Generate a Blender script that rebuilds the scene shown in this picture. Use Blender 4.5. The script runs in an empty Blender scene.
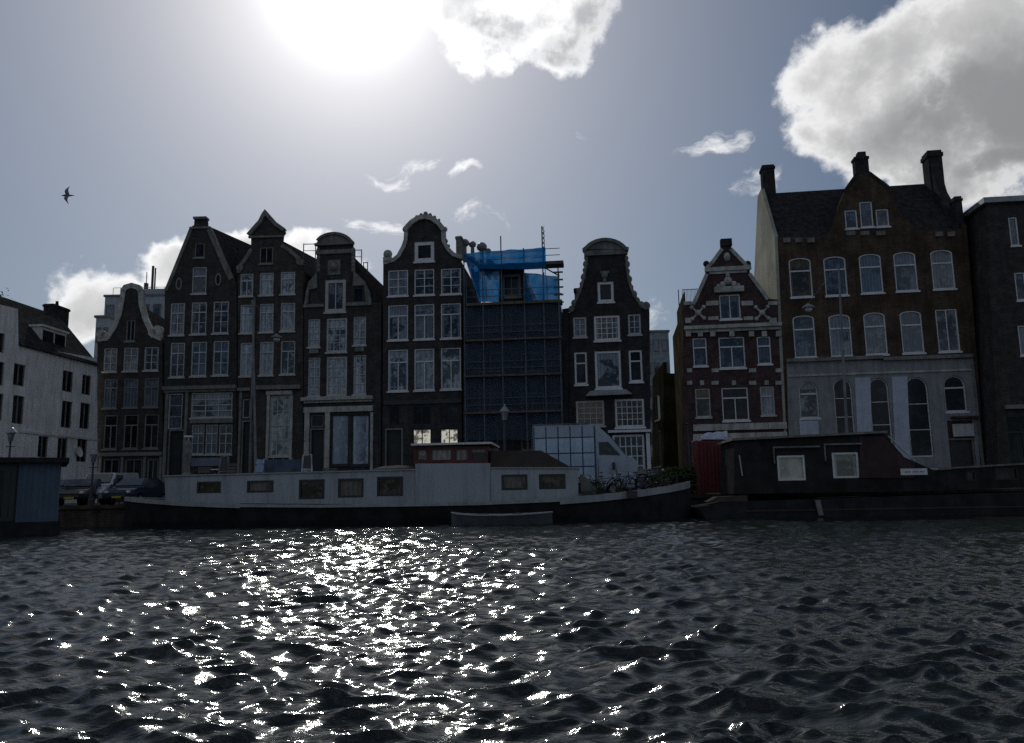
import bpy, bmesh, math, random
import numpy as np
from mathutils import Vector, Matrix
from mathutils.geometry import tessellate_polygon
R = math.radians
random.seed(7)
SC = bpy.context.scene
COL = SC.collection

# ------------------------------------------------------------------ camera
FPX = 800.0; CX, CY = 512.0, 371.5
CAM = Vector((0, 0, 1.3)); PITCH = R(8.6); ROLL = 0.018
U0 = Vector((0, -math.sin(PITCH), math.cos(PITCH)))
FWD = Vector((0, math.cos(PITCH), math.sin(PITCH)))
X0 = Vector((1, 0, 0))
RT = X0 * math.cos(ROLL) - U0 * math.sin(ROLL)
UP = X0 * math.sin(ROLL) + U0 * math.cos(ROLL)
cd = bpy.data.cameras.new('camera'); cam = bpy.data.objects.new('camera', cd); COL.objects.link(cam)
cd.sensor_width = 36; cd.lens = FPX / 1024 * 36; cd.clip_end = 5000; cd.clip_start = .05
cam.matrix_world = Matrix(((RT.x, UP.x, -FWD.x, CAM.x), (RT.y, UP.y, -FWD.y, CAM.y), (RT.z, UP.z, -FWD.z, CAM.z), (0, 0, 0, 1)))
SC.camera = cam
def ray(px, py):
    return (RT * ((px - CX) / FPX) + UP * ((CY - py) / FPX) + FWD).normalized()
def azel(px, py):
    d = ray(px, py); return math.degrees(math.atan2(d.x, d.y)), math.degrees(math.asin(d.z))
def hor(px):                        # picture height of the horizon above column px
    return CY + FPX * math.tan(PITCH) - (px - CX) * ROLL
# ------------------------------------------------------------------ view, world, sun
SC.view_settings.view_transform = 'Standard'; SC.view_settings.look = 'None'
SC.cycles.use_denoising = False; SC.cycles.use_adaptive_sampling = False; SC.cycles.max_bounces = 6; SC.cycles.diffuse_bounces = 3
SC.view_settings.gamma = 1; SC.view_settings.exposure = 0.0
SUN_AZ, SUN_EL = azel(347, -48)
SD = Vector((math.sin(R(SUN_AZ)) * math.cos(R(SUN_EL)), math.cos(R(SUN_AZ)) * math.cos(R(SUN_EL)), math.sin(R(SUN_EL))))
GLOW_AZ, GLOW_EL = azel(347, -26)
GD = Vector((math.sin(R(GLOW_AZ)) * math.cos(R(GLOW_EL)), math.cos(R(GLOW_AZ)) * math.cos(R(GLOW_EL)), math.sin(R(GLOW_EL))))

class NT:
    def __init__(s, tree): s.t = tree; s.n = tree.nodes; s.l = tree.links; s.n.clear()
    def new(s, typ, **kw):
        nd = s.n.new(typ)
        for k, v in kw.items():
            if k in nd.inputs.keys(): s.put(nd.inputs[k], v)
            else: setattr(nd, k, v)
        return nd
    def put(s, inp, v):
        if hasattr(v, 'is_output'): s.l.new(v, inp)
        elif hasattr(v, 'outputs'): s.l.new(v.outputs[0], inp)
        else: inp.default_value = v
    def m(s, op, a, b=None, c=None, clamp=False):
        nd = s.n.new('ShaderNodeMath'); nd.operation = op; nd.use_clamp = clamp
        for i, v in enumerate((a, b, c)):
            if v is not None: s.put(nd.inputs[i], v)
        return nd.outputs[0]
    def vm(s, op, a, b=None, out=0):
        nd = s.n.new('ShaderNodeVectorMath'); nd.operation = op
        s.put(nd.inputs[0], a)
        if b is not None: s.put(nd.inputs[1], b)
        return nd.outputs[out]
    def smooth(s, v, a, b):
        nd = s.n.new('ShaderNodeMapRange'); nd.interpolation_type = 'SMOOTHSTEP'
        s.put(nd.inputs[0], v); nd.inputs[1].default_value = a; nd.inputs[2].default_value = b
        return nd.outputs[0]
    def mixc(s, f, a, b, mode='MIX'):
        nd = s.n.new('ShaderNodeMix'); nd.data_type = 'RGBA'; nd.blend_type = mode
        s.put(nd.inputs['Factor'], f)
        for sk, v in ((nd.inputs[6], a), (nd.inputs[7], b)):
            if isinstance(v, tuple) and len(v) == 3: v = v + (1,)
            s.put(sk, v)
        return nd.outputs[2]
    def noise(s, vec, scale, detail=4, rough=.55, out=0):
        nd = s.new('ShaderNodeTexNoise', Scale=scale, Detail=detail, Roughness=rough)
        s.put(nd.inputs['Vector'], vec); return nd.outputs[out]

w = bpy.data.worlds.new('World'); SC.world = w; w.use_nodes = True
N = NT(w.node_tree)
tc = N.new('ShaderNodeTexCoord'); D = N.vm('NORMALIZE', tc.outputs['Generated'])
sky = N.new('ShaderNodeTexSky'); sky.sky_type = 'NISHITA'; sky.sun_disc = False
sky.sun_elevation = R(SUN_EL); sky.sun_rotation = R(SUN_AZ); sky.air_density = 1.0; sky.dust_density = 0.6; sky.ozone_density = 2.0
sxyz = N.new('ShaderNodeSeparateXYZ'); N.put(sxyz.inputs[0], D)
warp = N.noise(D, 7, 4, .6, 1)
wv = N.vm('SCALE', N.vm('SUBTRACT', warp, (.5, .5, .5))); wv.node.inputs['Scale'].default_value = .10
DW = N.vm('ADD', D, wv)
def az_el(vec):
    q = N.new('ShaderNodeSeparateXYZ'); N.put(q.inputs[0], vec)
    az = N.m('MULTIPLY', N.m('ARCTAN2', q.outputs[0], q.outputs[1]), 57.2958)
    el = N.m('MULTIPLY', N.m('ARCSINE', q.outputs[2]), 57.2958)
    return az, el
BLOBS = [  # picture place of each cloud bank turned into azimuth / elevation, with its radii in degrees and weight
    (905, 85, 8.6, 5.8, 1.0), (990, 55, 8.2, 5.6, 1.0), (1040, 130, 10, 4.8, 1.0), (925, 138, 7.0, 2.7, .85), (850, 120, 3.6, 2.6, .75), (1180, 90, 14, 9, 1.0),
    (805, 137, 1.8, 1.0, .55), (745, 190, 1.6, 1.8, .36), (708, 142, 2.6, .9, .48), (575, 146, .6, .4, .30),
    (545, 20, 7.6, 3.4, .50), (600, 8, 4.2, 2.5, .46), (490, 52, 3.8, 1.9, .44), (470, -20, 6, 3, .5),
    (380, 170, 2.2, .9, .50), (403, 157, 2.6, .7, .46), (476, 176, 1.8, .6, .36), (474, 214, 2.3, .7, .50), (380, 232, 2.8, .8, .36),
    (150, 290, 6.0, 2.2, .85), (100, 300, 3.0, 1.4, .6), (205, 265, 4.4, 2.1, .95), (240, 250, 2.8, 1.2, .7), (262, 258, 4.2, 1.8, .7), (300, 268, 4.2, 1.3, .6),
    (655, 325, 1.6, 1.0, .4)]
DARK = [(960, 112, 8, 3.4), (1040, 110, 10, 5.5), (925, 120, 3.5, 1.6), (1000, 165, 4, 1.2), (595, 28, 3.4, 1.5), (505, 22, 3.0, 1.4), (560, 50, 2.5, .9), (1180, 100, 12, 6), (150, 305, 3, 1)]
def density(vec, fine):
    az, el = az_el(vec); acc = None; small = None
    for (px, py, ra, re, wt) in BLOBS:
        a0, e0 = azel(px, py)
        q = N.m('ADD', N.m('POWER', N.m('ABSOLUTE', N.m('DIVIDE', N.m('SUBTRACT', az, a0), ra)), 2.0), N.m('POWER', N.m('ABSOLUTE', N.m('DIVIDE', N.m('SUBTRACT', el, e0), re)), 2.0))
        v = N.m('MULTIPLY', N.m('SUBTRACT', 1.1, q), wt)
        if re < 1.85 and wt < .52: small = v if small is None else N.m('MAXIMUM', small, v)
        else: acc = v if acc is None else N.m('MAXIMUM', acc, v)
    # broken clouds over the rest of the sky, behind and beside the camera
    far = N.m('MULTIPLY', N.m('SUBTRACT', N.noise(D, 2.2, 2, .5), .5), 1.7)
    back = N.smooth(N.m('ABSOLUTE', az), 45, 75)
    acc = N.m('MAXIMUM', acc, N.m('SUBTRACT', N.m('MULTIPLY', back, N.m('ADD', far, 1.5)), 1.3))
    mp = N.new('ShaderNodeMapping'); N.put(mp.inputs[0], vec); mp.inputs['Rotation'].default_value = (0, R(28), 0); mp.inputs['Scale'].default_value = (14, 14, 34)
    wisp = N.noise(mp.outputs[0], 1.0, 8, .68)
    sm = N.m('MULTIPLY', N.smooth(N.m('ADD', N.m('MULTIPLY', small, 1.5), N.m('MULTIPLY', N.m('SUBTRACT', wisp, .55), 4.2)), -.1, 1.15), .85)
    return N.m('ADD', N.m('MAXIMUM', acc, -1.3), N.m('MULTIPLY', N.m('SUBTRACT', fine, .5), 2.7)), sm
n1 = N.noise(D, 11, 9, .62)
dens, wisps = density(DW, n1)
offv = N.vm('NORMALIZE', N.vm('ADD', D, tuple(SD * .05)))
n2 = N.noise(offv, 11, 7, .6)
cover = N.m('MAXIMUM', N.smooth(dens, .04, .50), wisps)
thick = N.smooth(N.m('ADD', dens, N.m('MULTIPLY', N.m('SUBTRACT', n2, n1), 1.6)), .34, 1.15)
shade = N.noise(D, 6.0, 4, .5)
thick = N.m('MULTIPLY', thick, N.smooth(shade, .30, .75), clamp=True)
azW, elW = az_el(DW); dkm = None
for (px, py, ra, re) in DARK:
    a0, e0 = azel(px, py); q = N.m('SQRT', N.m('ADD', N.m('POWER', N.m('ABSOLUTE', N.m('DIVIDE', N.m('SUBTRACT', azW, a0), ra)), 2.0), N.m('POWER', N.m('ABSOLUTE', N.m('DIVIDE', N.m('SUBTRACT', elW, e0), re)), 2.0)))
    v = N.m('SUBTRACT', 1.0, q); dkm = v if dkm is None else N.m('MAXIMUM', dkm, v)
dkm = N.m('MULTIPLY', N.smooth(N.m('ADD', dkm, N.m('MULTIPLY', N.m('SUBTRACT', n1, .5), 1.3)), -.30, .75), .78)
thick = N.m('MAXIMUM', N.m('MULTIPLY', thick, .7), N.m('MULTIPLY', dkm, N.smooth(dens, .12, .65)), clamp=True)
cosg = N.m('MAXIMUM', N.vm('DOT_PRODUCT', D, tuple(GD), out=1), 0)
g1 = N.m('POWER', cosg, 700); g2 = N.m('POWER', cosg, 90); g3 = N.m('POWER', cosg, 9); g4 = N.m('POWER', cosg, 2.5)
SKY_S = 0.037
skyc = N.mixc(1, sky.outputs[0], (SKY_S,) * 3, 'MULTIPLY')
grey = N.new('ShaderNodeHueSaturation', Saturation=1.1); N.put(grey.inputs['Color'], skyc)
glow = N.m('ADD', N.m('ADD', N.m('MULTIPLY', g1, 2.6), N.m('MULTIPLY', g2, .50)), N.m('MULTIPLY', g3, .235))
def vs(col, f): return N.mixc(1, col, f, 'MULTIPLY')
glowc = N.new('ShaderNodeCombineColor')
for i, k in enumerate((1.0, .99, .97)): N.put(glowc.inputs[i], N.m('MULTIPLY', glow, k))
base = N.mixc(1, grey.outputs[0], glowc, 'ADD')
lit = N.m('ADD', .58, N.m('ADD', N.m('MULTIPLY', g3, .30), N.m('MULTIPLY', g2, .12)))
lit = N.m('MULTIPLY', lit, N.m('ADD', 1.0, N.m('MULTIPLY', N.m('SUBTRACT', 1.0, N.smooth(dens, .25, .95)), .45)))
lc = N.new('ShaderNodeCombineColor')
for i, k in enumerate((1.0, 1.0, 1.0)): N.put(lc.inputs[i], N.m('MULTIPLY', lit, k))
dk = N.m('ADD', .17, N.m('MULTIPLY', g3, .30))
dc = N.new('ShaderNodeCombineColor')
for i, k in enumerate((.96, 1.0, 1.07)): N.put(dc.inputs[i], N.m('MULTIPLY', dk, k))
cl = N.mixc(thick, lc, dc)
cl = N.mixc(N.m('MULTIPLY', g1, 1, clamp=True), cl, glowc)
final = N.mixc(cover, base, cl)
# sky away from the sun, dimmed and blued to hold down facade light
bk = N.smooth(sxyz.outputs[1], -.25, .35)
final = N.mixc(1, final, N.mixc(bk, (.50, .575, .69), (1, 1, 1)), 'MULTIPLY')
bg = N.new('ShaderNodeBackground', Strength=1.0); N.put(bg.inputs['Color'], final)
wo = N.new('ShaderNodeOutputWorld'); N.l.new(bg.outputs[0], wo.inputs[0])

sl = bpy.data.lights.new('sun', 'SUN'); sl.energy = 2.6; sl.angle = R(.53); sl.color = (.98, 1, .92)
so = bpy.data.objects.new('sun', sl); COL.objects.link(so)
so.rotation_euler = SD.to_track_quat('Z', 'Y').to_euler(); so.location = (0, 0, 60)

# ------------------------------------------------------------------ materials
MATS = {}
def mat(name, col, rough=.8, var=.25, scale=1.5, metal=0, spec=.18, bump=0, brick=None, grime=.0, col2=None, coat=0):
    if name in MATS: return MATS[name]
    m_ = bpy.data.materials.new(name); m_.use_nodes = True; T = NT(m_.node_tree)
    c = T.new('ShaderNodeTexCoord').outputs['Object']
    col = tuple(col); dark = tuple(x * (1 - var) for x in col); light = tuple(min(1, x * (1 + var)) for x in col)
    n = T.noise(c, scale, 6, .6)
    b = T.mixc(T.smooth(n, .3, .7), dark, light)
    if col2: b = T.mixc(T.smooth(T.noise(c, scale * .35, 4, .6), .45, .62), b, tuple(col2))
    h = n
    if brick:
        s = T.new('ShaderNodeSeparateXYZ'); T.put(s.inputs[0], c)
        cc = T.new('ShaderNodeCombineXYZ'); T.put(cc.inputs[0], T.m('ADD', s.outputs[0], s.outputs[1])); T.put(cc.inputs[1], s.outputs[2])
        bk = T.new('ShaderNodeTexBrick', Scale=1.0); T.put(bk.inputs['Vector'], cc)
        bk.inputs['Brick Width'].default_value = .24; bk.inputs['Row Height'].default_value = .075; bk.inputs['Mortar Size'].default_value = .009
        bk.inputs['Color1'].default_value = (.72, .72, .72, 1); bk.inputs['Color2'].default_value = (1.25, 1.2, 1.15, 1); bk.inputs['Mortar'].default_value = (brick,) * 3 + (1,)
        b = T.mixc(1, b, bk.outputs[0], 'MULTIPLY')
    if grime:
        mp = T.new('ShaderNodeMapping'); T.put(mp.inputs[0], c); mp.inputs['Scale'].default_value = (2.2, 2.2, .22)
        g = T.smooth(T.noise(mp.outputs[0], 1.6, 5, .65), .42, .72)
        b = T.mixc(T.m('MULTIPLY', g, grime), b, tuple(x * .45 for x in col))
    if rough >= .8 and not metal:      # masonry, tiles, cloth: no sheen at grazing angles
        p = T.new('ShaderNodeBsdfDiffuse', Roughness=.3); T.put(p.inputs['Color'], b)
    else:
        p = T.new('ShaderNodeBsdfPrincipled', Roughness=rough, Metallic=metal); T.put(p.inputs['Base Color'], b)
        p.inputs['Specular IOR Level'].default_value = spec; p.inputs['Coat Weight'].default_value = coat
    if bump:
        bn = T.new('ShaderNodeBump', Strength=bump, Distance=.03); T.put(bn.inputs['Height'], T.noise(c, scale * 6, 4, .6)); T.l.new(bn.outputs[0], p.inputs['Normal'])
    o = T.new('ShaderNodeOutputMaterial'); T.l.new(p.outputs[0], o.inputs[0])
    MATS[name] = m_; return m_
def glass(name, dark=(.012, .014, .017), curtain=(.30, .31, .31), amount=.5, emit=None, rough=.06, seed=0, fold=9, spec=.45):
    if name in MATS: return MATS[name]
    m_ = bpy.data.materials.new(name); m_.use_nodes = True; T = NT(m_.node_tree)
    c = T.new('ShaderNodeTexCoord').outputs['Object']; oi = T.new('ShaderNodeObjectInfo').outputs['Random']
    s = T.new('ShaderNodeSeparateXYZ'); T.put(s.inputs[0], c)
    off = T.new('ShaderNodeCombineXYZ'); T.put(off.inputs[2], T.m('MULTIPLY', oi, 37.0)); T.put(off.inputs[0], T.m('MULTIPLY', oi, 91.0))
    pv = T.vm('ADD', c, off)
    n = T.noise(pv, .55, 3, .55)
    folds = T.m('ADD', .78, T.m('MULTIPLY', T.m('SINE', T.m('ADD', T.m('MULTIPLY', s.outputs[0], fold * 6.28 / 2), T.m('MULTIPLY', T.noise(pv, 3, 2), 6))), .22))
    mask = T.smooth(T.m('ADD', n, T.m('MULTIPLY', T.m('SUBTRACT', oi, .5), .5)), .66 - amount * .25, .72 - amount * .25)
    gn = T.new('ShaderNodeSeparateXYZ'); T.put(gn.inputs[0], T.new('ShaderNodeTexCoord').outputs['Generated'])
    r2 = T.m('FRACT', T.m('MULTIPLY', oi, 7.31)); r3 = T.m('FRACT', T.m('MULTIPLY', oi, 23.7)); r4 = T.m('FRACT', T.m('MULTIPLY', oi, 51.3))
    blind = T.m('MULTIPLY', T.m('GREATER_THAN', gn.outputs[2], T.m('SUBTRACT', 1.15, T.m('MULTIPLY', r2, .7 * min(amount, 1)))), T.m('ADD', .35, T.m('MULTIPLY', r4, .6)))
    sides = T.m('MULTIPLY', T.m('GREATER_THAN', T.m('ABSOLUTE', T.m('SUBTRACT', gn.outputs[0], .5)), T.m('SUBTRACT', .62, T.m('MULTIPLY', r3, .38 * min(amount, 1)))), .8)
    veil = T.m('MULTIPLY', mask, T.m('ADD', .35, T.m('MULTIPLY', r4, .65)))
    allm = T.m('MAXIMUM', T.m('MAXIMUM', veil, blind), sides, clamp=True)
    b = T.mixc(allm, dark, T.mixc(1, curtain, _grey(T, folds), 'MULTIPLY'))
    sh = T.smooth(T.noise(pv, 2.3, 5, .75), .52, .60)          # odd pale things standing behind the glass
    b = T.mixc(T.m('MULTIPLY', sh, .45), b, tuple(min(1, x * 1.25) for x in curtain))
    p = T.new('ShaderNodeBsdfPrincipled', Roughness=rough); T.put(p.inputs['Base Color'], b); p.inputs['IOR'].default_value = 1.5
    p.inputs['Specular IOR Level'].default_value = spec
    bn = T.new('ShaderNodeBump', Strength=.05, Distance=.05); T.put(bn.inputs['Height'], T.noise(pv, 1.3, 2, .5)); T.l.new(bn.outputs[0], p.inputs['Normal'])
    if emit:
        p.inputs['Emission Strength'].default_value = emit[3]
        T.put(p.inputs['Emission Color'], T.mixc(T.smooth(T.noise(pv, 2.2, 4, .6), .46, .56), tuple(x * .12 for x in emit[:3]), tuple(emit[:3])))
    o = T.new('ShaderNodeOutputMaterial'); T.l.new(p.outputs[0], o.inputs[0])
    MATS[name] = m_; return m_
def _grey(T, v):
    c = T.new('ShaderNodeCombineColor')
    for i in range(3): T.put(c.inputs[i], v)
    return c.outputs[0]

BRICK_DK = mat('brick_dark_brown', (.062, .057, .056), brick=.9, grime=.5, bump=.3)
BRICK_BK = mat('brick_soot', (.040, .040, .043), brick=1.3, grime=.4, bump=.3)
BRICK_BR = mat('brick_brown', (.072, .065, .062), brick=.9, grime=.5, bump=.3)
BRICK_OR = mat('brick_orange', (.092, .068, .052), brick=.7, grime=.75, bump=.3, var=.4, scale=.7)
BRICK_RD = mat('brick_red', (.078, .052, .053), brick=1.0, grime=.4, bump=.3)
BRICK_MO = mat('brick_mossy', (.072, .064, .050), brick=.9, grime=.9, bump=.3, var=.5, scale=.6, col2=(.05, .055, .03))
STONE = mat('stone_grey', (.42, .41, .38), grime=.6)
STONE_D = mat('stone_dark', (.20, .195, .18), grime=.6)
PLASTER = mat('plaster_white', (.60, .59, .57), grime=.45, scale=.8, var=.1)
PLASTER_B = mat('plaster_grey', (.70, .69, .67), grime=.55, scale=.8, var=.12)
PLASTER_W = mat('plaster_cream', (.36, .345, .29), grime=.35, scale=.5, var=.12, col2=(.27, .26, .22))
WHITE = mat('paint_white', (.60, .60, .60), spec=.4, rough=.5, grime=.3, var=.08)
OFFW = mat('paint_offwhite', (.42, .42, .40), rough=.5, grime=.35, var=.1)
FRAMEG = mat('paint_grey', (.19, .185, .17), rough=.5, grime=.3, var=.1)
BLUEW = mat('paint_pale_blue', (.40, .43, .50), rough=.5, grime=.25, var=.08)
DARKP = mat('paint_dark_green', (.03, .036, .036), rough=.35, var=.2)
BLACK = mat('paint_black', (.028, .028, .03), spec=.4, rough=.5, var=.3)
TILE = mat('roof_tile', (.036, .035, .036), rough=.8, bump=.8, scale=3, var=.4)
TILE_B = mat('roof_tile_brown', (.055, .048, .042), rough=.8, bump=.8, scale=3, var=.35)
LEAD = mat('lead', (.14, .145, .15), spec=.4, rough=.6)
ZINC = mat('zinc', (.24, .25, .26), spec=.4, rough=.45, metal=.3)
STEEL = mat('galvanised_steel', (.28, .29, .30), spec=.4, rough=.4, metal=.7)
SILVERY = mat('lamp_grey_paint', (.20, .21, .22), rough=.85)
G_DK = glass('glass_dark', amount=.2, curtain=(.03, .037, .044), dark=(.006, .007, .009), spec=.2)
G_CU = glass('glass_curtain', amount=.75, curtain=(.22, .25, .28), dark=(.02, .024, .03))
G_WH = glass('glass_white_curtain', amount=1.15, curtain=(.42, .46, .50), dark=(.05, .06, .07), fold=5)
G_BL = glass('glass_blue', amount=.8, curtain=(.13, .17, .22), dark=(.03, .04, .05))
G_EM = glass('glass_emissive', amount=.9, curtain=(.5, .5, .4), emit=(1, .95, .80, .42))  # cream emission put in to make these panes pale and bright
G_BO = glass('glass_boat', amount=.55, curtain=(.13, .108, .09), dark=(.012, .012, .012))

# ------------------------------------------------------------------ mesh building
class MB:
    def __init__(s): s.v = []; s.f = []
    def add(s, vs_, fs): o = len(s.v); s.v += [tuple(v) for v in vs_]; s.f += [tuple(i + o for i in f) for f in fs]; return s
    def hexa(s, p): return s.add(p, [(0, 3, 2, 1), (4, 5, 6, 7), (0, 1, 5, 4), (1, 2, 6, 5), (2, 3, 7, 6), (3, 0, 4, 7)])
    def box(s, x0, x1, y0, y1, z0, z1): return s.hexa([(x0, y0, z0), (x1, y0, z0), (x1, y1, z0), (x0, y1, z0), (x0, y0, z1), (x1, y0, z1), (x1, y1, z1), (x0, y1, z1)])
    def prism(s, pts, y0, y1, holes=(), dx=0):       # polygon in x,z stretched from y0 to y1
        loops = [list(pts)] + [list(h) for h in holes]
        allp = [p for l in loops for p in l]; n = len(allp)
        tris = tessellate_polygon([[Vector((p[0], p[1], 0)) for p in l] for l in loops])
        vs_ = [(p[0], y0, p[1]) for p in allp] + [(p[0] + dx, y1, p[1]) for p in allp]
        fs = [tuple(t) for t in tris] + [tuple(i + n for i in t[::-1]) for t in tris]
        k = 0
        for l in loops:
            m_ = len(l)
            for i in range(m_):
                a, b = k + i, k + (i + 1) % m_; fs.append((a, b, b + n, a + n))
            k += m_
        return s.add(vs_, fs)
    def cyl(s, a, b, r, n=10, r2=None, cap=True):
        a, b = Vector(a), Vector(b); r2 = r if r2 is None else r2
        d = (b - a).normalized(); t = Vector((0, 0, 1)) if abs(d.z) < .9 else Vector((1, 0, 0))
        e = d.cross(t).normalized(); g = d.cross(e)
        vs_ = []
        for p, rr in ((a, r), (b, r2)):
            for i in range(n):
                q = 2 * math.pi * i / n; vs_.append(p + (e * math.cos(q) + g * math.sin(q)) * rr)
        fs = [(i, (i + 1) % n, n + (i + 1) % n, n + i) for i in range(n)]
        if cap: fs += [tuple(range(n))[::-1], tuple(range(n, 2 * n))]
        return s.add(vs_, fs)
    def tube(s, pts, r, n=8):
        for a, b in zip(pts[:-1], pts[1:]): s.cyl(a, b, r, n)
        return s
    def lathe(s, prof, c=(0, 0, 0), n=14):           # profile of (radius, z) turned round z
        vs_ = [(c[0] + r * math.cos(2 * math.pi * i / n), c[1] + r * math.sin(2 * math.pi * i / n), c[2] + z) for r, z in prof for i in range(n)]
        fs = [(j * n + i, j * n + (i + 1) % n, (j + 1) * n + (i + 1) % n, (j + 1) * n + i) for j in range(len(prof) - 1) for i in range(n)]
        fs += [tuple(range(n))[::-1], tuple(range((len(prof) - 1) * n, len(prof) * n))]
        return s.add(vs_, fs)
    def ball(s, c, r, sy=1, sz=1, n=10):
        return s.lathe([(r * math.sin(math.pi * (j + .02) / 6.04), -r * sz * math.cos(math.pi * (j + .02) / 6.04)) for j in range(7)], c, n)
    def disc(s, c, r, y0, y1, n=18):                  # drum with its axis along y
        return s.cyl((c[0], y0, c[1]), (c[0], y1, c[1]), r, n)
    def ring(s, c, r, t, axis='y', n=22, k=6):
        vs_, fs = [], []
        for i in range(n):
            a = 2 * math.pi * i / n
            for j in range(k):
                b = 2 * math.pi * j / k; rr = r + t * math.cos(b); o = t * math.sin(b)
                p = (rr * math.cos(a), o, rr * math.sin(a)) if axis == 'y' else ((o, rr * math.cos(a), rr * math.sin(a)) if axis == 'x' else (rr * math.cos(a), rr * math.sin(a), o))
                vs_.append((c[0] + p[0], c[1] + p[1], c[2] + p[2]))
        for i in range(n):
            for j in range(k):
                fs.append((i * k + j, i * k + (j + 1) % k, ((i + 1) % n) * k + (j + 1) % k, ((i + 1) % n) * k + j))
        return s.add(vs_, fs)
    def ribbon(s, pts, wd, y0, y1):                   # band along a line in x,z, wd to its outer (left) side and a little inside
        P = [Vector(p) for p in pts]; L, Rr = [], []
        for i, p in enumerate(P):
            d = (P[min(i + 1, len(P) - 1)] - P[max(i - 1, 0)]).normalized(); nrm = Vector((-d.y, d.x))
            L.append(p + nrm * wd * .3); Rr.append(p - nrm * wd * .7)
        vs_ = [v for a, d in zip(L, Rr) for v in ((a.x, y0, a.y), (a.x, y1, a.y), (d.x, y1, d.y), (d.x, y0, d.y))]
        n = len(P); fs = [(i * 4 + k, i * 4 + (k + 1) % 4, i * 4 + 4 + (k + 1) % 4, i * 4 + 4 + k) for i in range(n - 1) for k in range(4)]
        return s.add(vs_, fs + [(0, 1, 2, 3), (n * 4 - 1, n * 4 - 2, n * 4 - 3, n * 4 - 4)])
    def clusters(s, gap=.03):                         # pieces that do not touch become meshes of their own
        par = list(range(len(s.v)))
        def find(i):
            while par[i] != i: par[i] = par[par[i]]; i = par[i]
            return i
        for f in s.f:
            for k in f[1:]: par[find(k)] = find(f[0])
        isl = {}
        for i, v in enumerate(s.v): isl.setdefault(find(i), []).append(v)
        keys = list(isl); bb = {k: [min(v[a] for v in isl[k]) - gap for a in range(3)] + [max(v[a] for v in isl[k]) + gap for a in range(3)] for k in keys}
        g = {k: k for k in keys}
        def fg(k):
            while g[k] != k: k = g[k]
            return k
        for i, a in enumerate(keys):
            for c in keys[i + 1:]:
                A, B = bb[a], bb[c]
                if all(A[t] <= B[t + 3] and B[t] <= A[t + 3] for t in range(3)): g[fg(a)] = fg(c)
        out = {}
        for f in s.f: out.setdefault(fg(find(f[0])), []).append(f)
        res = []
        for fs in out.values():
            ids = sorted({i for f in fs for i in f}); mp = {j: i for i, j in enumerate(ids)}; q = MB(); q.v = [s.v[j] for j in ids]; q.f = [tuple(mp[i] for i in f) for f in fs]; res.append(q)
        return res
    def build(s, name, m_, parent=None, smooth=False, label=None, bevel=0):
        me = bpy.data.meshes.new(name); bm = bmesh.new()
        vv = [bm.verts.new(v) for v in s.v]
        for f in s.f:
            try: bm.faces.new([vv[i] for i in f])
            except ValueError: pass
        bmesh.ops.recalc_face_normals(bm, faces=bm.faces)
        if bevel: bmesh.ops.bevel(bm, geom=list(bm.edges), offset=bevel, segments=2, affect='EDGES', clamp_overlap=True)
        bm.to_mesh(me); bm.free(); me.materials.append(m_)
        if smooth:
            for p in me.polygons: p.use_smooth = True
        o = bpy.data.objects.new(name, me); COL.objects.link(o); o.parent = parent
        if label: o['label'] = label
        return o
def tag(o, label=None, cat=None, group=None, kind=None):
    for k, v in (('label', label), ('category', cat), ('group', group), ('kind', kind)):
        if v: o[k] = v
    return o
def thing(name, label, cat, loc=(0, 0, 0), rz=0, group=None):
    o = bpy.data.objects.new(name, None); COL.objects.link(o); o.location = loc; o.rotation_euler = (0, 0, rz); o.empty_display_size = .3
    return tag(o, label, cat, group)
def kids(o): return [c for c in bpy.data.objects if c.parent == o]
def copy_tree(o, parent=None):
    c = o.copy(); COL.objects.link(c); c.parent = parent
    for ch in kids(o): copy_tree(ch, c)
    return c

STREET = 1.0
class Frame:
    """upright plane through two picture columns at given distances; gives local (u, w) of a picture point, v runs away from the water"""
    def __init__(s, pl, yl, pr, yr, z0=STREET):
        def plan(px, y):
            d = ray(px, hor(px)); k = y / d.y; return Vector((d.x * k, y, z0))
        s.A, s.B = plan(pl, yl), plan(pr, yr); s.z0 = z0
        e = (s.B - s.A); s.L = e.length; s.ex = e / s.L; s.ey = Vector((-s.ex.y, s.ex.x, 0)); s.rz = math.atan2(s.ex.y, s.ex.x)
    def uw(s, px, py, v=0):
        d = ray(px, py); q = s.A + s.ey * v; k = (q - CAM).dot(s.ey) / d.dot(s.ey); p = CAM + d * k - s.A
        return (p.dot(s.ex), p.z)
    def rect(s, x0, y0, x1, y1, v=0):
        xc, yc = (x0 + x1) / 2, (y0 + y1) / 2
        return (s.uw(x0, yc, v)[0], s.uw(x1, yc, v)[0], s.uw(xc, y1, v)[1], s.uw(xc, y0, v)[1])
    def pts(s, L, v=0, base=0.0):
        out = []
        for (x, y) in L:
            u, w_ = s.uw(x, y, v); out.append((u, base if y >= 500 else w_))
        return out
    def world(s, u, v, w_): return s.A + s.ex * u + s.ey * v + Vector((0, 0, w_))

def arc_hole(u0, u1, w0, w1, arch, n=8):
    if arch <= 0: return [(u0, w0), (u1, w0), (u1, w1), (u0, w1)]
    h = (u1 - u0) / 2; rise = h * arch; cu = (u0 + u1) / 2
    return [(u0, w0), (u1, w0)] + [(cu + h * math.cos(math.pi * i / n), w1 - rise + rise * math.sin(math.pi * i / n)) for i in range(n + 1)]

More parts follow.
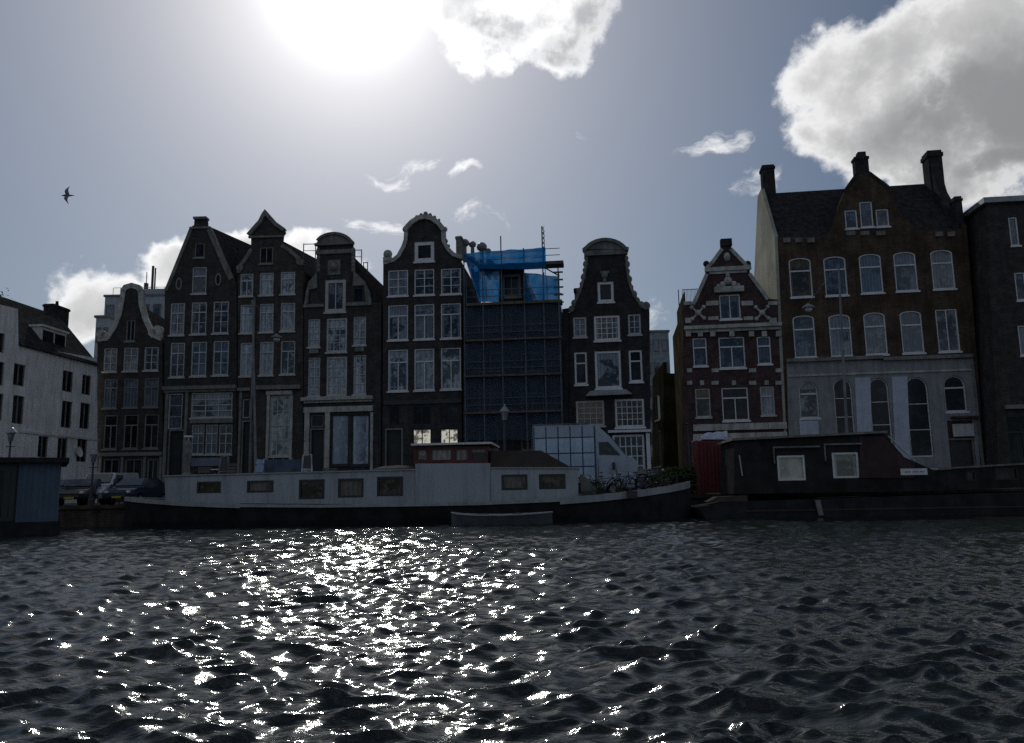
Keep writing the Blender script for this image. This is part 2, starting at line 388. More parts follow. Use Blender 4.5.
STY = {  # outer border, columns below, rows below, transom share from top, columns above, rows above
    'sash': (.10, 2, 1, .34, 1, 1), 'dutch': (.10, 2, 1, .36, 1, 1), 'g43': (.09, 4, 4, 0, 0, 0), 'g34': (.09, 3, 4, 0, 0, 0), 'g23': (.09, 2, 3, 0, 0, 0),
    'g33': (.09, 3, 3, 0, 0, 0), 'plain': (.09, 1, 1, 0, 0, 0), 'half': (.09, 1, 1, .33, 1, 1), 'cross': (.09, 2, 1, .30, 1, 1), 'two': (.09, 2, 1, 0, 0, 0),
    'rows': (.09, 1, 3, 0, 0, 0), 'g54': (.09, 5, 4, 0, 0, 0), 'case': (.10, 2, 2, .30, 2, 1), 'big': (.11, 2, 3, .25, 2, 1), 'g24': (.08, 2, 4, 0, 0, 0)}

class House:
    def __init__(s, name, label, fr, outline, wallmat, cat='house', depth=9, eave=None, roof=None, roofmat=None, skew=0, group='canal houses in the row', inset=.03, thick=.32, body=True):
        s.f = fr; s.root = thing(name, label, cat, fr.A, fr.rz, group); s.wallmat = wallmat
        s.out = fr.pts(outline); s.holes = []; s.mbs = {}; s.thick = thick; s.depth = depth
        us = [p[0] for p in s.out]; s.u0, s.u1 = min(us), max(us)
        if body:
            b = MB(); we = fr.uw(outline[0][0], eave)[1] if eave else min(p[1] for p in s.out if p[1] > 1) - .1
            s.we = we; xa, xb = s.out_at(0)[0] + inset, s.out_at(0)[1] - inset
            def lean(p, q): return (p[0] + (q[0] - p[0]) * min(1, we / max(q[1] - p[1], .5)))
            xat, xbt = lean(s.out[0], s.out[1]) + inset, lean(s.out[-1], s.out[-2]) - inset
            b.prism([(xa, 0), (xb, 0), (xbt, we), (xat, we)], thick + .003, depth); b.build('side_wall', wallmat, s.root)
            xa, xb = xat, xbt
            if roof:
                rp = fr.pts(roof); MB().prism(rp, thick + .01, depth, dx=skew).build('roof', roofmat or TILE, s.root)
            else:
                MB().box(xa, xb, thick + .01, depth, we + .003, we + .12).build('roof', roofmat or TILE, s.root)
    def out_at(s, w_):
        lo = [p[0] for p in s.out if p[1] <= w_ + .01]; return min(lo), max(lo)
    def g(s, key, m_):
        if key not in s.mbs: s.mbs[key] = (MB(), m_)
        return s.mbs[key][0]
    def band(s, key, m_, x0, y0, x1, y1, v0=-.08, v1=.02):
        a, b, c, d = s.f.rect(x0, y0, x1, y1); s.g(key, m_).box(a, b, v0, v1, c, d)
    def win(s, x0, y0, x1, y1, style='sash', fm=None, gm=None, arch=0, sill=True, name='window', deep=.1, border=None, bar=.05, sillm=None):
        u0, u1, w0, w1 = s.f.rect(x0, y0, x1, y1); fm = fm or OFFW; gm = gm or G_CU
        s.holes.append(arc_hole(u0 + .004, u1 - .004, w0 + .004, w1 - .004, arch))
        bd, nx, ny, tr, ux, uy = STY[style]; bd = border or bd
        F = MB(); y0_, y1_ = deep * .5, deep * .5 + .11
        F.prism(arc_hole(u0, u1, w0, w1, arch), y0_, y1_, [arc_hole(u0 + bd, u1 - bd, w0 + bd, w1 - bd, arch)])
        iu0, iu1, iw0, iw1 = u0 + bd - .01, u1 - bd + .01, w0 + bd - .01, w1 - bd + .01
        wt = iw1 - (iw1 - iw0) * tr if tr else iw1
        yb0, yb1 = y0_ + .02, y1_ - .015
        if tr: F.box(iu0, iu1, yb0 - .01, yb1, wt - .05, wt + .05)
        for i in range(1, nx):
            x = iu0 + (iu1 - iu0) * i / nx; h = bar if nx > 2 else .07; F.box(x - h / 2, x + h / 2, yb0, yb1, iw0, wt)
        for j in range(1, ny):
            z = iw0 + (wt - iw0) * j / ny; F.box(iu0, iu1, yb0 + .006, yb1 - .004, z - bar / 2, z + bar / 2)
        for i in range(1, ux):
            x = iu0 + (iu1 - iu0) * i / ux; F.box(x - bar / 2, x + bar / 2, yb0, yb1, wt, iw1)
        fo = F.build(name, fm, s.root)
        MB().prism(arc_hole(u0 + .03, u1 - .03, w0 + .03, w1 - .03, arch), y1_ - .03, y1_ - .012).build('pane', gm, fo)
        if sill: MB().box(u0 - .07, u1 + .07, -.09, .05, w0 - .13, w0 - .003).build('sill', sillm or fm, fo)
        return fo
    def door(s, x0, y0, x1, y1, dm=None, fm=None):
        u0, u1, w0, w1 = s.f.rect(x0, y0, x1, y1); w0 = max(w0, .02)
        s.holes.append([(u0 + .004, w0), (u1 - .004, w0), (u1 - .004, w1 - .004), (u0 + .004, w1 - .004)])
        dm = dm or DARKP; F = MB(); F.box(u0, u1, .16, .22, w0 + .003, w1)
        uc = (u0 + u1) / 2; hw = (u1 - u0) / 2 - .14
        for a, b in ((.08, .42), (.48, .92)):
            F.box(uc - hw, uc + hw, .145, .165, w0 + (w1 - w0) * a, w0 + (w1 - w0) * b)
        d = F.build('door', dm, s.root); MB().ball((u1 - .16, .12, w0 + 1.05), .05).build('handle', STEEL, d)
        f = MB(); f.prism([(u0 - .1, w0), (u0, w0), (u0, w1), (u1, w1), (u1, w0), (u1 + .1, w0), (u1 + .1, w1 + .12), (u0 - .1, w1 + .12)], -.05, .06); f.build('door_frame', fm or OFFW, s.root)
        return d
    def done(s):
        MB().prism(s.out, 0, s.thick, s.holes).build('wall', s.wallmat, s.root)
        for k, (b, m_) in s.mbs.items():
            for piece in b.clusters(): piece.build(k, m_, s.root)
        return s
    def cyc(s, key, m_, pts, wd, y0=-.1, y1=.36): s.g(key, m_).ribbon(s.f.pts(pts), wd, y0, y1)
    def chim(s, x0, y0, x1, y1, v=1.2, m_=None, pots=0, dv=.8, name='chimney'):
        a, b, c, d = s.f.rect(x0, y0, x1, y1, v); q = MB().box(a, b, v, v + dv, c, d).box(a - .06, b + .06, v - .06, v + dv + .06, d - .22, d - .05)
        o = q.build(name, m_ or s.wallmat, s.root)
        for i in range(pots):
            x = a + (b - a) * (i + .5) / pots; MB().lathe([(.12, 0), (.14, .1), (.10, .35), (.13, .4)], (x, v + dv / 2, d), 8).build('chimney_pot', TILE_B, o)
def YD(px):
    P = [(0, 50), (97, 60), (163, 60.3), (300, 60), (463, 58.8), (650, 57.4), (790, 56.2), (985, 54.6)]
    for (a, ya), (b, yb) in zip(P[:-1], P[1:]):
        if px <= b: return ya + (yb - ya) * (px - a) / (b - a)
    return P[-1][1]
def FR(a, b, **k): return Frame(a, YD(a), b, YD(b), **k)
def row(h, cols, y0, y1, style, dy=0, **k):
    for i, (a, b) in enumerate(cols): h.win(a, y0 + dy * i, b, y1 + dy * i, style, **k)

# ---- white rendered houses at far left, their fronts turned away down the side canal
fr = Frame(-70, 44.5, 97, 60)
h = House('rendered_house', 'long white rendered corner house with dark tiled roof, white dormer and taller left end', fr,
          [(-70, 500), (-70, 292), (-2, 304), (18, 309), (18.5, 345), (97, 358), (97, 500)], PLASTER_B, depth=9, body=False, group=None)
for (a, b, c, d) in ((62.5, 371, 73, 392), (82, 375, 91, 395), (61.5, 401, 72, 428), (80, 403, 90, 429), (13.5, 364, 25, 386), (12.5, 395.5, 24, 424), (-8, 332, 4.5, 352), (-8, 361, 4, 385), (-8, 393, 3, 420), (-30, 325, -18, 348), (-30, 356, -18, 382), (-30, 392, -18, 420)): h.win(a, c if False else b, c, d, 'two', fm=STONE_D, gm=G_DK, sill=False, border=.05)
for (a, b, c, d) in ((38, 436, 48, 457.5), (57.5, 438, 67.5, 459), (77, 439, 87, 462)): h.win(a, b, c, d, 'two', fm=STONE_D, gm=G_DK, border=.05, sill=False)
h.band('string_course', PLASTER, 18.7, 432.5, 57, 434.5); h.band('string_course', PLASTER, 57, 436.5, 96.8, 438.5)
e0 = fr.uw(18.5, 345); e1 = fr.uw(97, 358); L0, L1 = e0[0], e1[0]; we = min(e0[1], e1[1]) - .05
MB().box(L0 + .02, L1 - .03, .33, 8, 0, we).build('side_wall', PLASTER_B, h.root)
rz_ = fr.uw(55, 316, 3.5)[1]
MB().add([(L0, -.25, we + .02), (L1, -.25, we + .02), (L1, 8.2, we + .02), (L0, 8.2, we + .02), (L0, 3.2, rz_), (L1, 3.2, rz_), (L1, 4.6, rz_), (L0, 4.6, rz_)],
         [(0, 1, 2, 3), (4, 5, 6, 7), (0, 1, 5, 4), (2, 3, 7, 6), (1, 2, 6, 5), (3, 0, 4, 7)]).build('roof', TILE, h.root)
a, b, c, d = fr.rect(41, 330, 66, 350, .6)
dm = MB().box(a, b, .6, 3.2, c, d).box(a - .12, b + .12, .45, 3.3, d + .003, d + .14); do = dm.build('dormer', PLASTER, h.root)
for (xa, xb) in ((a + .15, (a + b) / 2 - .1), ((a + b) / 2 + .1, b - .15)): MB().box(xa, xb, .56, .62, c + .25, d - .2).build('dormer_window', G_DK, do)
h.chim(53, 306, 69, 326, 3.4, BRICK_BK, pots=1)
house_a = h.root
MB().cyl((fr.uw(76, 452)[0], -.05, fr.uw(76, 452)[1]), (fr.uw(76, 452)[0], .02, fr.uw(76, 452)[1]), .05).build('bracket', STEEL, h.root)
h.done()
g = fr.uw(76, 452); p = fr.world(g[0], -.28, g[1])
q = MB(); q.lathe([(.04, -.10), (.22, -.07), (.38, 0), (.36, .01), (.20, -.05), (.03, -.07)], n=18)
dish = q.build('satellite_dish', WHITE); dish.location = p; dish.rotation_euler = (R(78), 0, fr.rz); tag(dish, 'small round white satellite dish on the ground floor of the white rendered house', 'satellite dish')
tl = fr.uw(-70, 400)[0]; MB().box(tl, L0 - .02, .33, 8, 0, fr.uw(18, 309)[1] - .2).build('side_wall', PLASTER, house_a)
# rooftop shrub
rs = MB(); random.seed(3); c0 = fr.world(fr.uw(8, 303)[0], 1.2, fr.uw(8, 303, 1.2)[1])
for i in range(420):
    d = Vector((random.gauss(0, .42), random.gauss(0, .35), abs(random.gauss(0, .30)))); a = Vector((random.uniform(-1, 1), random.uniform(-1, 1), random.uniform(-1, 1))).normalized() * .09
    b = Vector((random.uniform(-1, 1), random.uniform(-1, 1), random.uniform(-1, 1))).normalized() * .06
    rs.add([d - a, d + b, d + a, d - b], [(0, 1, 2, 3)])
LEAF = mat('leaf_green', (.05, .075, .03), rough=.6, var=.4, scale=6)
t = thing('roof_shrub', 'small round shrub growing on the taller end of the white rendered house', 'shrub', c0 - Vector((0, 0, .25)))
rs.build('foliage', LEAF, t); MB().cyl((0, 0, -.2), (0, 0, .3), .03).build('stem', BRICK_BK, t)
MB().lathe([(.22, -.3), (.30, 0), (.26, 0), (.2, -.05)], n=12).build('planter', BRICK_OR, t)

# ---- B small bell gable
fr = FR(97.5, 163)
h = House('canal_house', 'low dark canal house with white scrolled bell gable, leftmost of the brick row', fr,
          [(97.5, 500), (97.5, 340), (108, 338), (114, 328), (119, 315), (122, 300), (123, 291), (127, 287.5), (132, 286.5), (138, 288), (141, 292), (142, 305), (145, 318), (150, 330), (156, 338), (162.5, 340), (162.5, 500)],
          BRICK_DK, eave=342, roof=[(101, 342), (132, 300), (160, 342)], depth=10)
h.cyc('gable_trim', STONE, [(99, 339), (107, 337), (113.5, 327), (118.5, 314), (121.5, 299), (122.5, 290)], .36)
h.cyc('gable_trim', STONE, [(122, 291), (125, 286.5), (132, 284.5), (139, 286.5), (142, 291)], .42)
h.cyc('gable_trim', STONE, [(141.6, 290), (142.6, 305), (146, 318), (151, 329), (157, 336), (162, 338)], .36)
for (x, y, r_) in ((101, 334, .32), (158, 331, .42), (105, 335, .22), (152.5, 333, .3)):
    u, w_ = fr.uw(x, y); h.g('gable_trim', STONE).disc((u, w_), r_, -.14, .3)
h.band('gable_trim', STONE, 97.8, 334, 108, 341, -.12, .3); h.band('gable_trim', STONE, 151.5, 331, 162.5, 338, -.12, .3)
h.win(126, 320, 135, 341, 'two', fm=FRAMEG, gm=G_DK)
cols = [(103.5, 117), (123.5, 138), (144, 158.5)]
row(h, cols, 348, 371.5, 'g23', -.6, fm=OFFW, gm=G_CU); row(h, cols, 379, 408, 'cross', -.6, fm=FRAMEG, gm=G_BL); row(h, cols, 415, 449, 'cross', -.4, fm=FRAMEG, gm=G_DK)
h.band('cornice', FRAMEG, 97.8, 452.5, 162.3, 456, -.22, .02)
for i, x in enumerate((99.5, 121.5, 144, 160)): h.band('pilaster', FRAMEG, x - 1.3, 456.5, x + 1.3, 497, -.06, .02)
for a, b in ((103, 119), (124.5, 142), (147, 158)): h.win(a, 459, b, 483, 'two', fm=FRAMEG, gm=G_DK, name='shop_window')
h.done()

# ---- C spout gable
fr = FR(163.2, 237.5)
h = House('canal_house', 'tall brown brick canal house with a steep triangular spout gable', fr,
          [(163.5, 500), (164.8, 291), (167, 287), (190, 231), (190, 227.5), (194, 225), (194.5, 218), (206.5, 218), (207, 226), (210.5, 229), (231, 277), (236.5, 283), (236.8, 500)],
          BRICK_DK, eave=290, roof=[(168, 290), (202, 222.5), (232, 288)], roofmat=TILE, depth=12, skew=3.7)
h.cyc('gable_coping', STONE_D, [(165.5, 290), (167.5, 286), (190.5, 229)], .26, -.08, .4); h.cyc('gable_coping', STONE, [(210, 229), (230.5, 276), (232, 279)], .36, -.10, .4)
h.band('gable_cap', STONE_D, 194, 217.2, 207, 219.4, -.2, .45); h.band('gable_cap', STONE_D, 190, 227, 210.8, 229, -.14, .4)
h.win(194.5, 243, 204.5, 257.5, 'plain', fm=FRAMEG, gm=G_DK); h.win(192, 267, 206.5, 293.5, 'half', fm=OFFW, gm=G_BL)
for x, y in ((179, 284), (218.3, 279.5)):
    u, w_ = fr.uw(x, y); q = MB(); q.add([], []); n = 20
    ol = [(u + .24 * math.cos(2 * math.pi * i / n), w_ + .50 * math.sin(2 * math.pi * i / n)) for i in range(n)]; il = [(u + .15 * math.cos(2 * math.pi * i / n), w_ + .38 * math.sin(2 * math.pi * i / n)) for i in range(n)]
    fo = q.prism(ol, -.05, .03, [il]).build('oval_window', FRAMEG, h.root); MB().prism(il, -.01, .02).build('pane', G_DK, fo)
c3 = [(170, 184.5), (191, 206.5), (212.8, 228.6)]
row(h, c3, 303, 335, 'case', -.9, fm=OFFW, gm=G_CU); row(h, c3, 342.5, 377, 'case', -.9, fm=OFFW, gm=G_BL)
h.band('cornice', STONE_D, 163.6, 386, 236.6, 389.5, -.3, .02); h.band('cornice', STONE_D, 164, 389.7, 236.2, 392, -.14, .02)
h.band('pilaster', STONE_D, 163.8, 392.3, 166.6, 497, -.1, .02); h.band('pilaster', STONE_D, 183.8, 392.3, 186.4, 497, -.1, .02)
h.win(168.2, 393.5, 182.3, 429, 'rows', fm=OFFW, gm=G_BL, sill=False, name='fanlight'); h.door(169, 431, 182, 500, fm=STONE_D)
h.win(191, 392.5, 232.5, 417.5, 'g34', fm=OFFW, gm=G_CU, name='shop_window', bar=.08)
h.band('fascia', STONE_D, 190.5, 418.8, 232.8, 423, -.12, .02)
for a, b in ((191.4, 204), (205.4, 217.4), (218.8, 232)): h.win(a, 424.5, b, 454, 'case', fm=OFFW, gm=G_BL, name='shop_window', border=.07)
h.band('sign_board', mat('sign_blue_grey', (.16, .18, .22), rough=.5), 191.5, 458, 221, 466, -.1, .02)
for a, b in ((192, 205), (208, 221)): h.win(a, 470, b, 486, 'two', fm=FRAMEG, gm=G_DK, sill=False, name='basement_window', border=.06)
h.done()

# ---- D neck gable with pediment
fr = FR(237.5, 303.5)
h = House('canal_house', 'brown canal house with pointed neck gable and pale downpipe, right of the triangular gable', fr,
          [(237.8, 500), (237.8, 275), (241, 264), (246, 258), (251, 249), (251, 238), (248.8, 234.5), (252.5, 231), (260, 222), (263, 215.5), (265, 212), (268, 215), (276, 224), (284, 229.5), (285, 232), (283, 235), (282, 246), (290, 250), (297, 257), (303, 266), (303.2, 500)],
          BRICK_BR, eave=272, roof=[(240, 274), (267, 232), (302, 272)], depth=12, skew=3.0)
h.cyc('pediment', STONE_D, [(248, 235), (252, 230.5), (260, 221.5), (263.5, 214.5), (265.5, 211), (268, 214.5), (276, 223.5), (284.5, 229.5)], .30, -.2, .4)
h.band('pediment', STONE_D, 249, 236, 284, 238, -.16, .02)
h.cyc('gable_coping', STONE_D, [(238, 273), (241, 264), (246, 257.5), (251, 249)], .28); h.cyc('gable_coping', STONE_D, [(282, 245), (290, 249.5), (297, 256), (303, 265)], .28)
for x, y in ((240, 268), (300, 262)): u, w_ = fr.uw(x, y); h.g('gable_coping', STONE_D).disc((u, w_), .26, -.13, .2)
h.win(259.5, 247, 273, 263.5, 'two', fm=FRAMEG, gm=G_DK)
c4 = [(240, 253.2), (259.5, 273.5), (280.5, 295)]
row(h, c4, 273.5, 296, 'cross', -1, fm=OFFW, gm=G_WH); row(h, c4, 304.5, 333, 'cross', -1, fm=OFFW, gm=G_WH); row(h, c4, 342.5, 376, 'cross', -.9, fm=OFFW, gm=G_WH)
h.band('cornice', STONE_D, 257, 385.5, 301, 389.5, -.28, .02); h.band('cornice', STONE_D, 238, 388, 250.5, 391, -.22, .02)
h.band('pilaster', STONE_D, 238.3, 391.5, 240.6, 497, -.1, .02)
h.win(242.5, 399, 250.2, 418, 'plain', fm=OFFW, gm=G_DK, sill=False, name='fanlight', border=.07); h.door(242.3, 422, 250.5, 500, fm=STONE_D)
h.band('window_surround', STONE, 266.5, 391, 292.5, 394.8, -.14, .02); h.band('window_surround', STONE, 266.5, 395, 269.2, 462, -.10, .02); h.band('window_surround', STONE, 290, 395, 292.5, 462, -.10, .02)
G_LACE = glass('glass_lace', amount=1.0, curtain=(.50, .52, .50), dark=(.09, .11, .10), fold=3)
h.win(269.6, 395.5, 289.6, 456, 'g34', fm=OFFW, gm=G_LACE, name='tall_window')
h.win(270.5, 468, 289, 486, 'two', fm=FRAMEG, gm=G_DK, sill=False, name='basement_window')
u, wa = fr.uw(255.3, 298); h.g('downpipe', STONE_D).cyl((u, -.12, .1), (u, -.12, wa), .075)
h.band('light_panel', STONE, 248, 438 - 30, 251, 438, -.12, -.02) if False else None
h.done()

# ---- E neck gable with round pediment
fr = FR(303.8, 381)
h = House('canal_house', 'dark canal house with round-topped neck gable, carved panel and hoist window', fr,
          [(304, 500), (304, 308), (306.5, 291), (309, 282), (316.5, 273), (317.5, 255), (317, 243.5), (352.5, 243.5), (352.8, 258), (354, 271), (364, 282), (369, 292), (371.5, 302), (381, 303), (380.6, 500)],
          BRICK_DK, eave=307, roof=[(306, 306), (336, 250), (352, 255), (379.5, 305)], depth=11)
seg = [(315.5, 241.5)] + [(335 + 19.5 * math.sin(t), 248 - 14 * math.cos(t)) for t in [-.95, -.7, -.45, -.2, 0, .2, .45, .7, .95]] + [(354.5, 241)]
h.g('pediment', STONE_D).prism(fr.pts([(317, 243.5)] + [(335 + 18.5 * math.sin(t * .1), 247.5 - 13.5 * math.cos(t * .1)) for t in range(-11, 12, 2)] + [(353, 243)]), -.16, .32)
h.cyc('pediment', STONE_D, [(335 + 19.5 * math.sin(t * .1), 247.5 - 13.8 * math.cos(t * .1)) for t in range(-11, 12, 2)], .2, -.3, .36)
h.band('pediment', STONE_D, 315.5, 243.2, 354.5, 245.6, -.28, .02); h.band('pediment', STONE_D, 316.5, 250, 353.5, 254, -.14, .02)
for poly in ([(304.3, 307), (306.5, 291), (309.5, 281.5), (317.2, 273), (317.4, 288), (309, 290), (308, 303)], [(354, 271), (364.5, 281), (369.5, 291.5), (372, 303), (366, 303.5), (364.5, 285.5), (353, 286)]):
    h.g('claw_piece', STONE_D).prism(fr.pts(poly), -.12, .1)
h.band('claw_piece', STONE, 303.8, 304.5, 324, 307.5, -.14, .02); h.band('claw_piece', STONE, 346.4, 302.5, 371.6, 305.8, -.14, .02)
a, b, c, d = fr.rect(328, 260, 340.5, 275); q = h.g('carved_panel', STONE_D); q.box(a, b, -.08, .02, c, d); q.ball(((a + b) / 2, -.09, (c + d) / 2), .27, 1, 1.2)
for s_ in (-1, 1):
    q.ring(((a + b) / 2 + s_ * .22, -.09, (c + d) / 2 + .2), .13, .05); q.ring(((a + b) / 2 + s_ * .2, -.09, (c + d) / 2 - .22), .12, .05)
for yy in range(250, 274, 4):
    for xx, s_ in ((318.3, -1), (353.2, 1)): u, w_ = fr.uw(xx, yy); h.g('claw_piece', STONE_D).ball((u, .05, w_), .17, 1, 1.3)
h.win(324.8, 279.5, 345.8, 312, 'two', fm=OFFW, gm=G_CU, border=.26, name='hoist_window')
h.win(307.8, 290.5, 317, 304, 'plain', fm=BLACK, gm=G_DK, sill=False, name='small_window'); h.win(353, 287.5, 363.5, 302, 'plain', fm=BLACK, gm=G_DK, sill=False, name='small_window')
for (y0, y1, st) in ((319, 347, 'g34'), (357.5, 396, 'g34')):
    h.win(308, y0, 320, y1, 'g24', fm=OFFW, gm=G_WH); h.win(326.3, y0 - 1, 347, y1 + (5 if y0 < 330 else 0), st, fm=OFFW, gm=G_WH, border=.14); h.win(353.3, y0 - 2.5, 366, y1 - 2, 'g24', fm=OFFW, gm=G_WH)
h.band('bracket_stone', STONE_D, 309.5, 349.5, 318.5, 353.5, -.1, .02); h.band('bracket_stone', STONE_D, 355, 347.5, 364, 351.5, -.1, .02)
h.band('cornice', STONE, 302, 396.8, 373, 400.2, -.36, .02); h.band('cornice', STONE_D, 304.5, 400.5, 372, 402.5, -.18, .02)
h.band('shop_surround', STONE, 304.3, 406.5, 373, 412, -.16, .02); h.band('shop_surround', STONE, 304.3, 412.3, 309, 497, -.14, .02); h.band('shop_surround', STONE_D, 325, 412.3, 329.5, 497, -.14, .02); h.band('shop_surround', STONE_D, 370.5, 412.3, 373, 497, -.12, .02)
h.win(311, 415, 323.5, 427, 'plain', fm=FRAMEG, gm=G_DK, sill=False, name='fanlight', border=.07); h.door(311, 430, 323.5, 500, fm=STONE_D)
G_SH = glass('glass_shop', amount=1.3, curtain=(.42, .48, .56), dark=(.10, .13, .17), fold=1.5)  # curtain tone and pale patches paint bright reflections into these panes
h.win(331, 414.5, 348.8, 465, 'plain', fm=DARKP, gm=G_SH, name='shop_window', border=.09); h.win(351.5, 414.5, 369.3, 465, 'plain', fm=DARKP, gm=G_SH, name='shop_window', border=.09)
h.done()

# ---- F bell gable with crest
fr = FR(381.3, 462.5)
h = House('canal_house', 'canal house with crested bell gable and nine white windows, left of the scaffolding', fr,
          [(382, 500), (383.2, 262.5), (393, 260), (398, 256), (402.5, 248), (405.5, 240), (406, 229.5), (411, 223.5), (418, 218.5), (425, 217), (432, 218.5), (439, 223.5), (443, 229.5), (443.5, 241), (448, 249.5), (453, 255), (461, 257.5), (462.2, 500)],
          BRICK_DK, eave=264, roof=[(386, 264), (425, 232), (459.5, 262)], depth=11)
h.cyc('gable_trim', STONE, [(384, 262), (393, 259.5), (398, 255.5), (402.5, 247), (405, 240), (405.5, 230)], .30)
h.cyc('gable_trim', STONE, [(404.5, 230.5), (406, 228), (411, 222.5), (418, 217.8), (425, 216.5), (432, 217.8), (439, 222.5), (443.5, 228), (445, 230)], .36, -.25, .4)
h.cyc('gable_trim', STONE, [(444, 230), (444.5, 241), (449, 249), (454, 254), (461.5, 256.5)], .30)
for x, y, r_ in ((404.8, 229, .22), (444.5, 229, .22), (387.5, 254, .36)): u, w_ = fr.uw(x, y); h.g('gable_trim', STONE).ball((u, .1, w_), r_)
h.band('gable_trim', STONE, 383.3, 257, 391.5, 263, -.1, .3)
for x, y, r_ in ((425.5, 214.5, .20), (421, 215.5, .16), (430, 215.5, .16), (416.5, 217, .13), (434.5, 217.3, .13), (412, 220, .1), (439, 220, .1), (446, 241, .14), (448.5, 246, .12)): u, w_ = fr.uw(x, y); h.g('crest', STONE_D).ball((u, .05, w_), r_, 1, 1.3)
h.win(414.3, 241.5, 434.3, 261.5, 'plain', fm=WHITE, gm=G_DK, border=.28)
c6 = [(388, 408), (414.2, 434.3), (440.8, 461)]
row(h, c6, 270, 295.8, 'g23', -.9, fm=WHITE, gm=G_CU); row(h, c6, 305, 340, 'cross', -.9, fm=WHITE, gm=G_CU); row(h, c6, 349.5, 391, 'cross', -.9, fm=WHITE, gm=G_WH)
h.band('fascia', BLACK, 384, 400, 461.5, 404, -.14, .02)
h.win(412.5, 428.5, 431.5, 462, 'two', fm=DARKP, gm=G_EM, name='shop_window'); h.win(440, 428.2, 458.5, 462, 'two', fm=DARKP, gm=G_EM, name='shop_window')
h.win(389, 405.5, 400, 426, 'plain', fm=DARKP, gm=G_DK, name='fanlight', sill=False); h.door(386.5, 430, 401.5, 500, fm=FRAMEG)
h.win(412.5, 406, 431.5, 425, 'two', fm=DARKP, gm=G_DK, name='transom_window', sill=False); h.win(440, 405.5, 458.5, 424.5, 'two', fm=DARKP, gm=G_DK, name='transom_window', sill=False)
h.chim(456, 236, 461.5, 258, .8, STONE_D)
h.done()

# ---- G house behind scaffolding
fr = FR(463, 562.5)
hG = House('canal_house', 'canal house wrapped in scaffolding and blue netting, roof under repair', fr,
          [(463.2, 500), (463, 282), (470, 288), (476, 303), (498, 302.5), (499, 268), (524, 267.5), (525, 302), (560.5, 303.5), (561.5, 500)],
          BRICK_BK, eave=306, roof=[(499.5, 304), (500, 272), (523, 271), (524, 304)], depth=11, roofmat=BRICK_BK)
cg = [(478.5, 502), (521, 544)]
hG.win(502, 274, 521, 297, 'two', fm=FRAMEG, gm=G_DK, border=.2)
row(hG, [(478.5, 498), (500.5, 512), (522, 541)], 309, 331, 'two', 0, fm=FRAMEG, gm=G_DK, sill=False)
row(hG, cg, 345, 371, 'cross', 0, fm=FRAMEG, gm=G_DK); row(hG, cg, 385, 411, 'cross', 0, fm=FRAMEG, gm=G_DK); row(hG, [(478.5, 498), (521, 541)], 424, 450, 'two', 0, fm=FRAMEG, gm=G_DK)
hG.done()
for x, y, r_ in ((464.8, 243, .36), (472.5, 244.5, .30), (481.8, 247, .42), (488, 251, .25)):
    a, b = fr.uw(x, y, 2)
    q = thing('roof_cowl', 'round dark chimney cowl on the roof beside the crested bell gable', 'chimney cowl', fr.world(a, 2, 0), fr.rz, 'round chimney cowls on the roof')
    b0 = fr.uw(x, 262, 2)[1]
    MB().lathe([(.16, 0), (.14, b - b0), (.2, b - b0 + .02)], (0, 0, b0), 10).build('pipe', LEAD, q); MB().ball((0, 0, b), r_, 1, .9).build('cap', LEAD, q)

# scaffold
sc = thing('scaffold', 'steel scaffolding with plank decks and blue netting in front of the canal house', 'scaffold', fr.A, fr.rz)
V0, V1 = -1.15, -.15
POLE = mat('scaffold_pole', (.12, .135, .155), rough=.85); PLANK = mat('scaffold_plank', (.13, .115, .095), rough=.8, grime=.4)
upx = [465, 484, 503, 526, 545.5, 561]
pu = [fr.uw(x, 380, V0)[0] for x in upx]
tops = [fr.uw(x, y, V0)[1] for x, y in ((465, 252), (484, 250), (503, 236), (526, 248), (546, 226), (561, 268))]
for u, tz in zip(pu, tops):
    for v in (V0, V1): MB().cyl((u, v, 0), (u, v, tz if v == V0 else min(tz, tops[-1])), .045 if tz < 24 else .05, 8).build('upright', POLE, sc)
# lattice mast on the right corner
mz0, mz1 = fr.uw(546, 250, V0)[1], fr.uw(546, 226, V0)[1]; q = MB(); u = pu[4]
for k in range(5):
    za, zb = mz0 + (mz1 - mz0) * k / 5, mz0 + (mz1 - mz0) * (k + 1) / 5; q.cyl((u, V0, za), (u + .18, V0, zb), .022, 5); q.cyl((u + .18, V0, za), (u, V0, zb), .022, 5)
q.cyl((u + .18, V0, mz0 - 2), (u + .14, V0, mz1 - .3), .03, 6); q.build('lattice_mast', POLE, sc)
for yy, xr, xl, th in ((264, 560, 478, .35), (302.5, 562, 466, .26), (339, 562, 464, .16), (375, 562, 464, .14), (412, 562, 464, .14)):
    z = fr.uw(512, yy, V0)[1]; ua, ub = fr.uw(xl, yy, V0)[0], fr.uw(xr, yy, V0)[0]
    MB().box(ua, ub + (.25 if yy == 264 else 0), V0 - .12, V1 + .05, z - th / 2, z + .06).build('plank_deck', PLANK, sc)
    r = MB()
    for dz in (.55, 1.05): r.cyl((ua, V0 + .05, z + dz), (ub, V0 + .05, z + dz), .028, 6)
    r.build('guard_rail', POLE, sc)
q = MB()
for i in range(5):
    za, zb = fr.uw(562, 302, V0)[1], fr.uw(562, 272, V0)[1]; z = za + (zb - za) * i / 4
    q.box(pu[5] - .35, pu[5] + .35, V0 - .02, V0 + .04, z - .06, z + .06)
q.cyl((pu[5] - .9, V0, fr.uw(550, 268, V0)[1]), (pu[5] + .1, V0, fr.uw(562, 276, V0)[1]), .05); q.build('end_boards', PLANK, sc)
